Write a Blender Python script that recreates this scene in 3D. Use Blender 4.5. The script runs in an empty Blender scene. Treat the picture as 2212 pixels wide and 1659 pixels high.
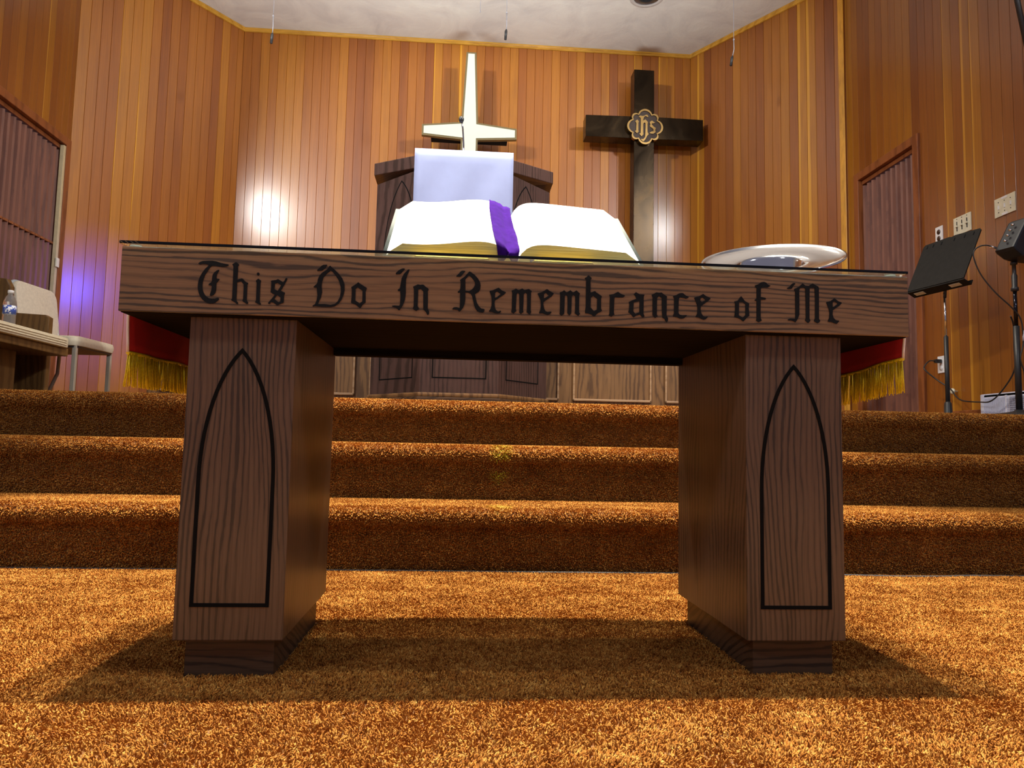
import bpy, bmesh, math, random
from mathutils import Vector, Matrix
random.seed(7)
R = math.radians
C = bpy.context.scene.collection
scene = bpy.context.scene

# ------------------------------------------------------------------ camera
cam_d = bpy.data.cameras.new('camera')
cam = bpy.data.objects.new('camera', cam_d); C.objects.link(cam)
scene.camera = cam
cam_d.sensor_fit = 'HORIZONTAL'; cam_d.sensor_width = 36.0
cam_d.lens = 36.0 * 1556.6 / 2212.0
cam_d.clip_start = 0.01
_p, _y, _r = 0.08395, 0.0733, 0.02068
_f = Vector((math.sin(_y)*math.cos(_p), math.cos(_y)*math.cos(_p), math.sin(_p)))
_rt = Vector((math.cos(_y), -math.sin(_y), 0)); _up = _rt.cross(_f)
_r2 = math.cos(_r)*_rt + math.sin(_r)*_up
_u2 = -math.sin(_r)*_rt + math.cos(_r)*_up
M = Matrix((_r2, _u2, -_f)).transposed().to_4x4(); M.translation = Vector((-0.13116, -1.3625, 0.43982))
cam.matrix_world = M

# ------------------------------------------------------------------ world and lights
w = bpy.data.worlds.new('world'); scene.world = w; w.use_nodes = True
w.node_tree.nodes['Background'].inputs[0].default_value = (0.84, 0.78, 1.0, 1)
w.node_tree.nodes['Background'].inputs[1].default_value = 0.19
scene.view_settings.view_transform = 'Standard'
scene.view_settings.look = 'None'
scene.view_settings.gamma = 1.0
scene.view_settings.use_curve_mapping = False
scene.view_settings.exposure = 0.0

def spot(name, loc, target, power, angle, blend=0.5, col=(1, 1, 1), radius=0.05):
    d = bpy.data.lights.new(name, 'SPOT'); d.energy = power; d.spot_size = R(angle); d.spot_blend = blend
    d.color = col; d.shadow_soft_size = radius
    o = bpy.data.objects.new(name, d); C.objects.link(o); o.location = loc
    o.rotation_euler = (Vector(target)-Vector(loc)).to_track_quat('-Z', 'Y').to_euler()
    return o
WARM = (1.0, 0.90, 0.74)
for _x in (-0.45, 0.49):
    spot('nave_downlight', (_x, 0.93, 9.0), (0.0, -0.1, 0.0), 7000, 31, 0.35, WARM, 0.07)
spot('nave_downlight', (0.02, -0.82, 9.0), (0.0, 0.1, 0.0), 1000, 31, 0.35, WARM, 0.10)
spot('stage_edge_downlight', (0.0, 1.60, 4.3), (0.0, 1.35, 0.0), 600, 112, 0.9, WARM, 0.07)
spot('stage_floodlight_left', (-3.60, -0.10, 4.36), (0.6, 5.0, 1.9), 1050, 60, 0.7, (0.98, 0.97, 0.95), 0.19)
spot('stage_floodlight_right', (3.60, -0.10, 4.30), (-0.6, 5.0, 1.9), 1050, 60, 0.7, (0.98, 0.97, 0.95), 0.19)
spot('stage_fill_can', (-1.5, 3.2, 4.36), (-1.5, 3.4, 0.6), 120, 125, 0.9, WARM, 0.10)  # these two unseen cans are added to light the plank walls
spot('stage_fill_can', (1.3, 2.9, 4.36), (1.3, 3.1, 0.6), 120, 125, 0.9, WARM, 0.10)
for _x in (-2.3, 2.3):  # unseen fill lamps, added to lift the ceiling and the table front
    _d = bpy.data.lights.new('nave_fill', 'POINT'); _d.energy = 105; _d.color = (0.98, 0.96, 1.0); _d.shadow_soft_size = 0.25
    _o = bpy.data.objects.new('nave_fill', _d); C.objects.link(_o); _o.location = (_x, -1.6, 3.3)
for _x in (-1.35, 0.75):  # upward fill added behind the rail to brighten the ceiling
    spot('ceiling_fill', (_x, 3.9, 1.30), (_x, 3.7, 4.4), 235, 96, 1.0, (0.98, 0.98, 0.96), 0.45)
spot('blue_stage_light', (2.70, 2.90, 2.60), (-3.2, 3.72, 1.30), 110, 12, 1.0, (0.05, 0.07, 1.0), 0.04)
spot('blue_stage_light', (2.70, 3.10, 2.60), (-3.02, 4.55, 1.42), 380, 15, 0.8, (0.05, 0.07, 1.0), 0.04)
spot('green_stage_light', (0.45, -0.5, 4.30), (0.040, 1.463, 0.418), 1500, 1.5, 0.9, (0.35, 1.0, 0.02), 0.01)
spot('green_stage_light', (0.45, -0.5, 4.30), (0.020, 1.19, 0.215), 1100, 1.5, 0.9, (0.35, 1.0, 0.02), 0.01)

# ------------------------------------------------------------------ node helpers
class NT:
    def __init__(s, name, rough=0.5, metal=0.0, spec=0.5):
        s.m = bpy.data.materials.new(name); s.m.use_nodes = True
        s.t = s.m.node_tree; s.b = s.t.nodes['Principled BSDF']
        s.b.inputs['Roughness'].default_value = rough; s.b.inputs['Metallic'].default_value = metal
        s.b.inputs['Specular IOR Level'].default_value = spec
    def n(s, typ, **k):
        o = s.t.nodes.new(typ)
        for a, v in k.items(): setattr(o, a, v)
        return o
    def l(s, a, b): s.t.links.new(a, b)
    def inp(s, sock, v):
        if hasattr(v, 'is_output') or hasattr(v, 'links'): s.l(v, sock)
        else: sock.default_value = v
    def math(s, op, a, b=0.0, c=None, clamp=False):
        o = s.n('ShaderNodeMath', operation=op, use_clamp=clamp); s.inp(o.inputs[0], a); s.inp(o.inputs[1], b)
        if c is not None: s.inp(o.inputs[2], c)
        return o.outputs[0]
    def comb(s, x, y, z):
        o = s.n('ShaderNodeCombineXYZ')
        for i, v in enumerate((x, y, z)): s.inp(o.inputs[i], v)
        return o.outputs[0]
    def sep(s, v):
        o = s.n('ShaderNodeSeparateXYZ'); s.l(v, o.inputs[0]); return o.outputs
    def noise(s, vec, scale=1.0, detail=2.0, rough=0.5, dist=0.0):
        o = s.n('ShaderNodeTexNoise'); s.l(vec, o.inputs['Vector'])
        o.inputs['Scale'].default_value = scale; o.inputs['Detail'].default_value = detail
        o.inputs['Roughness'].default_value = rough; o.inputs['Distortion'].default_value = dist
        return o.outputs['Fac']
    def ramp(s, fac, stops, interp='LINEAR'):
        o = s.n('ShaderNodeValToRGB'); s.inp(o.inputs[0], fac); cr = o.color_ramp; cr.interpolation = interp
        while len(cr.elements) > 1: cr.elements.remove(cr.elements[-1])
        cr.elements[0].position = stops[0][0]; cr.elements[0].color = (*stops[0][1], 1)
        for p, c in stops[1:]:
            e = cr.elements.new(p); e.color = (*c, 1)
        return o.outputs[0]
    def mix(s, f, a, b, mode='MIX'):
        o = s.n('ShaderNodeMix', data_type='RGBA', blend_type=mode)
        s.inp(o.inputs[0], f)
        for i, v in ((6, a), (7, b)):
            if isinstance(v, tuple): o.inputs[i].default_value = (*v, 1) if len(v) == 3 else v
            else: s.l(v, o.inputs[i])
        return o.outputs[2]
    def obj(s): return s.n('ShaderNodeTexCoord').outputs['Object']
    def uv(s): return s.n('ShaderNodeTexCoord').outputs['UV']
    def col(s, c):
        if isinstance(c, tuple): s.b.inputs['Base Color'].default_value = (*c, 1)
        else: s.l(c, s.b.inputs['Base Color'])
    def bump(s, h, strength=0.3, dist=0.01):
        o = s.n('ShaderNodeBump'); o.inputs['Strength'].default_value = strength; o.inputs['Distance'].default_value = dist
        s.l(h, o.inputs['Height']); s.l(o.outputs[0], s.b.inputs['Normal'])
def plain(name, c, rough=0.5, metal=0.0, spec=0.5, var=0.08, vs=30.0, bump=0.0):
    n = NT(name, rough, metal, spec); f = n.noise(n.obj(), vs, 4.0, 0.6)
    lo = tuple(x*(1-var) for x in c); hi = tuple(min(1, x*(1+var)) for x in c)
    n.col(n.ramp(f, [(0.3, lo), (0.7, hi)]))
    if bump: n.bump(f, bump, 0.003)
    return n.m

PW = 0.0835
def plank_mat(name, seed, tone=1.0):
    n = NT(name, 0.25, 0, 0.9)
    x, y, z = n.sep(n.uv())
    idn = n.math('FLOOR', n.math('DIVIDE', x, PW)); fr = n.math('FRACT', n.math('DIVIDE', x, PW))
    wn = n.n('ShaderNodeTexWhiteNoise', noise_dimensions='2D'); n.l(n.comb(idn, float(seed), 0.0), wn.inputs['Vector'])
    r1 = wn.outputs['Value']; c1 = n.sep(wn.outputs['Color'])
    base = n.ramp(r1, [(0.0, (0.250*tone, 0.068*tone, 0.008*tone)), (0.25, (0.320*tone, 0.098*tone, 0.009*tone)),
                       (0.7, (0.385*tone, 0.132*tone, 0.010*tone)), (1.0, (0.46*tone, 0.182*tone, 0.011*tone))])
    off = n.math('MULTIPLY', idn, 3.7)
    big = n.noise(n.comb(n.math('MULTIPLY_ADD', x, 9.0, off), n.math('MULTIPLY', y, 0.9), off), 1.0, 3.0, 0.55)
    fine = n.noise(n.comb(n.math('MULTIPLY_ADD', x, 170.0, off), n.math('MULTIPLY', y, 2.6), off), 1.0, 3.0, 0.6)
    c = n.mix(0.55, base, n.ramp(big, [(0.25, (0.66, 0.58, 0.56)), (0.45, (1, 1, 1)), (0.75, (1.15, 1.2, 1.1))]), 'MULTIPLY')
    c = n.mix(0.7, c, n.ramp(fine, [(0.3, (0.74, 0.7, 0.68)), (0.7, (1.12, 1.12, 1.1))]), 'MULTIPLY')
    wob = n.noise(n.comb(n.math('MULTIPLY', x, 0.0), n.math('MULTIPLY', y, 0.55), off), 1.0, 2.0, 0.5)
    edge = n.math('MULTIPLY_ADD', n.math('SUBTRACT', wob, 0.5), 0.6, n.math('MULTIPLY', c1[1], 0.34))
    sel = n.math('GREATER_THAN', c1[0], 0.86)
    m = n.math('MULTIPLY', n.math('MULTIPLY_ADD', n.math('SUBTRACT', edge, fr), 22.0, 0.5, True), sel, None, True)
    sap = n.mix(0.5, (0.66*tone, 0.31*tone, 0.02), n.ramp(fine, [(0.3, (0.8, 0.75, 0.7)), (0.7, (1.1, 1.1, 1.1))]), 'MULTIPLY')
    n.col(n.mix(m, c, sap))
    n.bump(fine, 0.12, 0.002)
    n.b.inputs['Roughness'].default_value = 0.42; n.b.inputs['Specular IOR Level'].default_value = 0.45; n.b.inputs['Coat Weight'].default_value = 0.55; n.b.inputs['Coat Roughness'].default_value = 0.19
    return n.m

def oak(name, axis='z', light=(0.218, 0.130, 0.068), dark=(0.060, 0.043, 0.030), rough=0.34, freq=34.0, amp=4.2, seed=0.0, pores=0.6, spec=0.4):
    n = NT(name, rough, 0, spec)
    x, y, z = n.sep(n.obj())
    if axis == 'x': al, ac, dp = x, z, y
    elif axis == 'z': al, ac, dp = z, x, y
    else: al, ac, dp = y, z, x
    ac2 = n.math('MULTIPLY_ADD', dp, 0.55, ac)
    wv = n.noise(n.comb(n.math('MULTIPLY_ADD', al, 1.5, seed), n.math('MULTIPLY', ac2, 5.5), n.math('MULTIPLY', dp, 2.0)), 1.0, 2.5, 0.5)
    jag = n.noise(n.comb(n.math('MULTIPLY', al, 11.0), n.math('MULTIPLY', ac2, 90.0), seed), 1.0, 3.0, 0.65)
    t = n.math('ADD', n.math('MULTIPLY', ac2, freq), n.math('MULTIPLY', wv, amp))
    t = n.math('ADD', t, n.math('MULTIPLY', jag, 0.75))
    sw = n.math('MULTIPLY_ADD', n.math('SINE', n.math('MULTIPLY', t, 6.2832)), 0.5, 0.5)
    # stretches where the growth rings spread into broad dark patches
    pt = n.noise(n.comb(n.math('MULTIPLY_ADD', al, 2.2, seed+5.0), n.math('MULTIPLY', ac2, 16.0), dp), 1.0, 2.0, 0.5)
    sw = n.math('ADD', sw, n.math('MULTIPLY', n.math('SUBTRACT', pt, 0.5), 1.7))
    g = n.ramp(sw, [(0.0, light), (0.62, tuple(0.90*v for v in light)), (0.84, tuple(0.5*a+0.5*b for a, b in zip(light, dark))), (0.97, tuple(0.05*a+0.95*b for a, b in zip(light, dark)))])
    po = n.noise(n.comb(n.math('MULTIPLY', al, 9.0), n.math('MULTIPLY', ac2, 420.0), n.math('MULTIPLY', dp, 50.0)), 1.0, 2.0, 0.6)
    g = n.mix(pores, g, n.ramp(po, [(0.32, (0.66, 0.62, 0.60)), (0.55, (1.05, 1.05, 1.05))]), 'MULTIPLY')
    bl = n.noise(n.obj(), 3.0, 2.0, 0.5)
    g = n.mix(0.5, g, n.ramp(bl, [(0.3, (0.85, 0.85, 0.87)), (0.7, (1.12, 1.08, 1.05))]), 'MULTIPLY')
    n.col(g); n.bump(po, 0.15, 0.001)
    return n.m

def carpet_mat():
    n = NT('carpet', 0.95, 0, 0.12)
    o = n.obj()
    cl = n.noise(o, 22.0, 4.0, 0.65); mid = n.noise(o, 110.0, 3.0, 0.7); fi = n.noise(o, 420.0, 2.0, 0.7)
    big = n.noise(o, 3.0, 3.0, 0.6)
    c = n.ramp(mid, [(0.30, (0.17, 0.060, 0.008)), (0.5, (0.30, 0.120, 0.015)), (0.68, (0.44, 0.22, 0.038))])
    c = n.mix(0.55, c, n.ramp(cl, [(0.32, (0.62, 0.52, 0.45)), (0.5, (1, 1, 1)), (0.68, (1.22, 1.26, 1.3))]), 'MULTIPLY')
    c = n.mix(0.5, c, n.ramp(fi, [(0.3, (0.62, 0.6, 0.6)), (0.7, (1.25, 1.25, 1.25))]), 'MULTIPLY')
    c = n.mix(0.35, c, n.ramp(big, [(0.35, (0.8, 0.72, 0.7)), (0.65, (1.1, 1.1, 1.1))]), 'MULTIPLY')
    n.col(c)
    v = n.n('ShaderNodeTexVoronoi'); n.l(o, v.inputs['Vector']); v.inputs['Scale'].default_value = 260.0
    h = n.math('ADD', n.math('MULTIPLY', mid, 1.2), n.math('MULTIPLY', v.outputs['Distance'], -0.5))
    h = n.math('ADD', h, n.math('MULTIPLY', cl, 0.5))
    n.bump(h, 1.0, 0.012)
    n.b.inputs['Sheen Weight'].default_value = 0.15
    return n.m

def fibre_mat():
    n = NT('carpet_fibre', 1.0, 0, 0.03); o = n.obj()
    hi = n.n('ShaderNodeHairInfo')
    cl = n.noise(o, 22.0, 4.0, 0.65); mid = n.noise(o, 75.0, 3.0, 0.6); big = n.noise(o, 3.0, 3.0, 0.6)
    f = n.math('MULTIPLY_ADD', n.math('SUBTRACT', hi.outputs['Random'], 0.5), 0.12, mid)
    c = n.ramp(f, [(0.28, (0.235, 0.078, 0.017)), (0.5, (0.375, 0.158, 0.032)), (0.72, (0.54, 0.305, 0.080))])
    c = n.mix(0.6, c, n.ramp(cl, [(0.32, (0.72, 0.62, 0.55)), (0.5, (1, 1, 1)), (0.68, (1.15, 1.2, 1.25))]), 'MULTIPLY')
    c = n.mix(0.3, c, n.ramp(big, [(0.35, (0.8, 0.72, 0.7)), (0.65, (1.1, 1.1, 1.1))]), 'MULTIPLY')
    n.col(c); return n.m

# ------------------------------------------------------------------ mesh helpers
class MB:
    def __init__(s): s.b = bmesh.new()
    def box(s, x0, x1, y0, y1, z0, z1, bev=0.0, rot=None, seg=2):
        r = bmesh.ops.create_cube(s.b, size=1.0); vs = r['verts']
        for v in vs:
            v.co = Vector(((x0+x1)/2+v.co.x*(x1-x0), (y0+y1)/2+v.co.y*(y1-y0), (z0+z1)/2+v.co.z*(z1-z0)))
        if rot is not None: bmesh.ops.transform(s.b, matrix=rot, verts=vs)
        if bev > 0:
            es = list({e for v in vs for e in v.link_edges})
            bmesh.ops.bevel(s.b, geom=es, offset=bev, segments=seg, affect='EDGES', profile=0.6)
        return s
    def prism(s, pts, h0, h1, plane='xz', bev=0.0, fn=None):
        """outline pts in the plane, extruded along the remaining axis from h0 to h1"""
        def P(a, b, h):
            if plane == 'xz': v = Vector((a, h, b))
            elif plane == 'xy': v = Vector((a, b, h))
            else: v = Vector((h, a, b))
            return fn(v) if fn else v
        A = [s.b.verts.new(P(a, b, h0)) for a, b in pts]; B = [s.b.verts.new(P(a, b, h1)) for a, b in pts]
        fs = [s.b.faces.new(A), s.b.faces.new(B[::-1])]; n = len(pts)
        for i in range(n): fs.append(s.b.faces.new((A[i], B[i], B[(i+1) % n], A[(i+1) % n])))
        bmesh.ops.recalc_face_normals(s.b, faces=fs)
        if bev > 0:
            es = list({e for f in fs[:2] for e in f.edges})
            bmesh.ops.bevel(s.b, geom=es, offset=bev, segments=2, affect='EDGES', profile=0.6)
        return s
    def lathe(s, prof, cx=0, cy=0, cz=0, n=32, axis='z', M=None, close=False):
        rings = []
        for r, h in prof:
            ring = []
            for i in range(n):
                a = 2*math.pi*i/n
                if axis == 'z': v = Vector((cx+r*math.cos(a), cy+r*math.sin(a), cz+h))
                elif axis == 'x': v = Vector((cx+h, cy+r*math.cos(a), cz+r*math.sin(a)))
                else: v = Vector((cx+r*math.cos(a), cy+h, cz+r*math.sin(a)))
                if M: v = M @ v
                ring.append(s.b.verts.new(v))
            rings.append(ring)
        fs = []
        for A, B in zip(rings, rings[1:]):
            for i in range(n): fs.append(s.b.faces.new((A[i], A[(i+1) % n], B[(i+1) % n], B[i])))
        if not close:
            fs.append(s.b.faces.new(rings[0][::-1])); fs.append(s.b.faces.new(rings[-1]))
        bmesh.ops.recalc_face_normals(s.b, faces=fs)
        for f in fs: f.smooth = True
        return s
    def tube(s, pts, r, n=10, smooth=True, taper=None):
        P = [Vector(p) for p in pts]; rings = []; ref = None
        for i, p in enumerate(P):
            t = (P[min(i+1, len(P)-1)]-P[max(i-1, 0)]).normalized()
            if ref is None:
                ref = t.orthogonal().normalized()
            ref = (ref - t*ref.dot(t)).normalized(); bi = t.cross(ref)
            rr = r if taper is None else r*taper[i]
            rings.append([s.b.verts.new(p+rr*(math.cos(2*math.pi*k/n)*ref+math.sin(2*math.pi*k/n)*bi)) for k in range(n)])
        fs = []
        for A, B in zip(rings, rings[1:]):
            for k in range(n): fs.append(s.b.faces.new((A[k], A[(k+1) % n], B[(k+1) % n], B[k])))
        if smooth:
            for f in fs: f.smooth = True
        fs.append(s.b.faces.new(rings[0][::-1])); fs.append(s.b.faces.new(rings[-1]))
        bmesh.ops.recalc_face_normals(s.b, faces=fs)
        return s
    def slab(s, top, bot):
        """closed solid between two equal grids of points"""
        T = [[s.b.verts.new(p) for p in r] for r in top]; B = [[s.b.verts.new(p) for p in r] for r in bot]
        nr, nc = len(T), len(T[0]); fs = []
        for i in range(nr-1):
            for j in range(nc-1):
                fs.append(s.b.faces.new((T[i][j], T[i][j+1], T[i+1][j+1], T[i+1][j])))
                fs.append(s.b.faces.new((B[i][j], B[i+1][j], B[i+1][j+1], B[i][j+1])))
        for j in range(nc-1):
            for i in (0, nr-1): fs.append(s.b.faces.new((T[i][j], T[i][j+1], B[i][j+1], B[i][j])))
        for i in range(nr-1):
            for j in (0, nc-1): fs.append(s.b.faces.new((T[i][j], T[i+1][j], B[i+1][j], B[i][j])))
        bmesh.ops.recalc_face_normals(s.b, faces=fs)
        for f in fs: f.smooth = True
        return s
    def quad(s, *p):
        s.b.faces.new([s.b.verts.new(q) for q in p]); return s
    def build(s, name, mat, parent=None, label=None, auto=None):
        me = bpy.data.meshes.new(name); s.b.to_mesh(me); s.b.free()
        o = bpy.data.objects.new(name, me); C.objects.link(o)
        me.materials.append(mat)
        if parent is not None: o.parent = parent
        if label: o['label'] = label
        if auto: me.set_sharp_from_angle(angle=R(auto))
        return o
def smooth(o, ang=35):
    for p in o.data.polygons: p.use_smooth = True
    o.data.set_sharp_from_angle(angle=R(ang)); return o
def thing(name, label, cat, loc=(0, 0, 0), rotz=0.0, group=None):
    o = bpy.data.objects.new(name, None); C.objects.link(o); o.empty_display_size = 0.05
    o.location = loc; o.rotation_euler = (0, 0, rotz); tag(o, label, cat, group); return o
def tag(o, label, cat, group=None):
    o['label'] = label; o['category'] = cat
    if group: o['group'] = group
    return o
def struct(o): o['kind'] = 'structure'; return o
def sempty(name, loc=(0, 0, 0)):
    o = bpy.data.objects.new(name, None); C.objects.link(o); o.location = loc; o.empty_display_size = 0.05
    return struct(o)
def fill_mesh(name, polys, y0, y1, mat, parent):
    """outlines with holes (even-odd) in the xz plane as one solid from y0 to y1"""
    cu = bpy.data.curves.new(name, 'CURVE'); cu.dimensions = '2D'; cu.fill_mode = 'BOTH'
    cu.extrude = abs(y1-y0)/2
    for p in polys:
        sp = cu.splines.new('POLY'); sp.points.add(len(p)-1); sp.use_cyclic_u = True
        for q, (a, b) in zip(sp.points, p): q.co = (a, b, 0, 1)
    t = bpy.data.objects.new('t', cu); C.objects.link(t)
    dg = bpy.context.evaluated_depsgraph_get()
    me = bpy.data.meshes.new_from_object(t.evaluated_get(dg))
    bpy.data.objects.remove(t); bpy.data.curves.remove(cu)
    for v in me.vertices: v.co = Vector((v.co.x, (y0+y1)/2-v.co.z, v.co.y))
    me.name = name; me.materials.clear(); me.materials.append(mat)
    o = bpy.data.objects.new(name, me); C.objects.link(o)
    if parent: o.parent = parent
    return o
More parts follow.
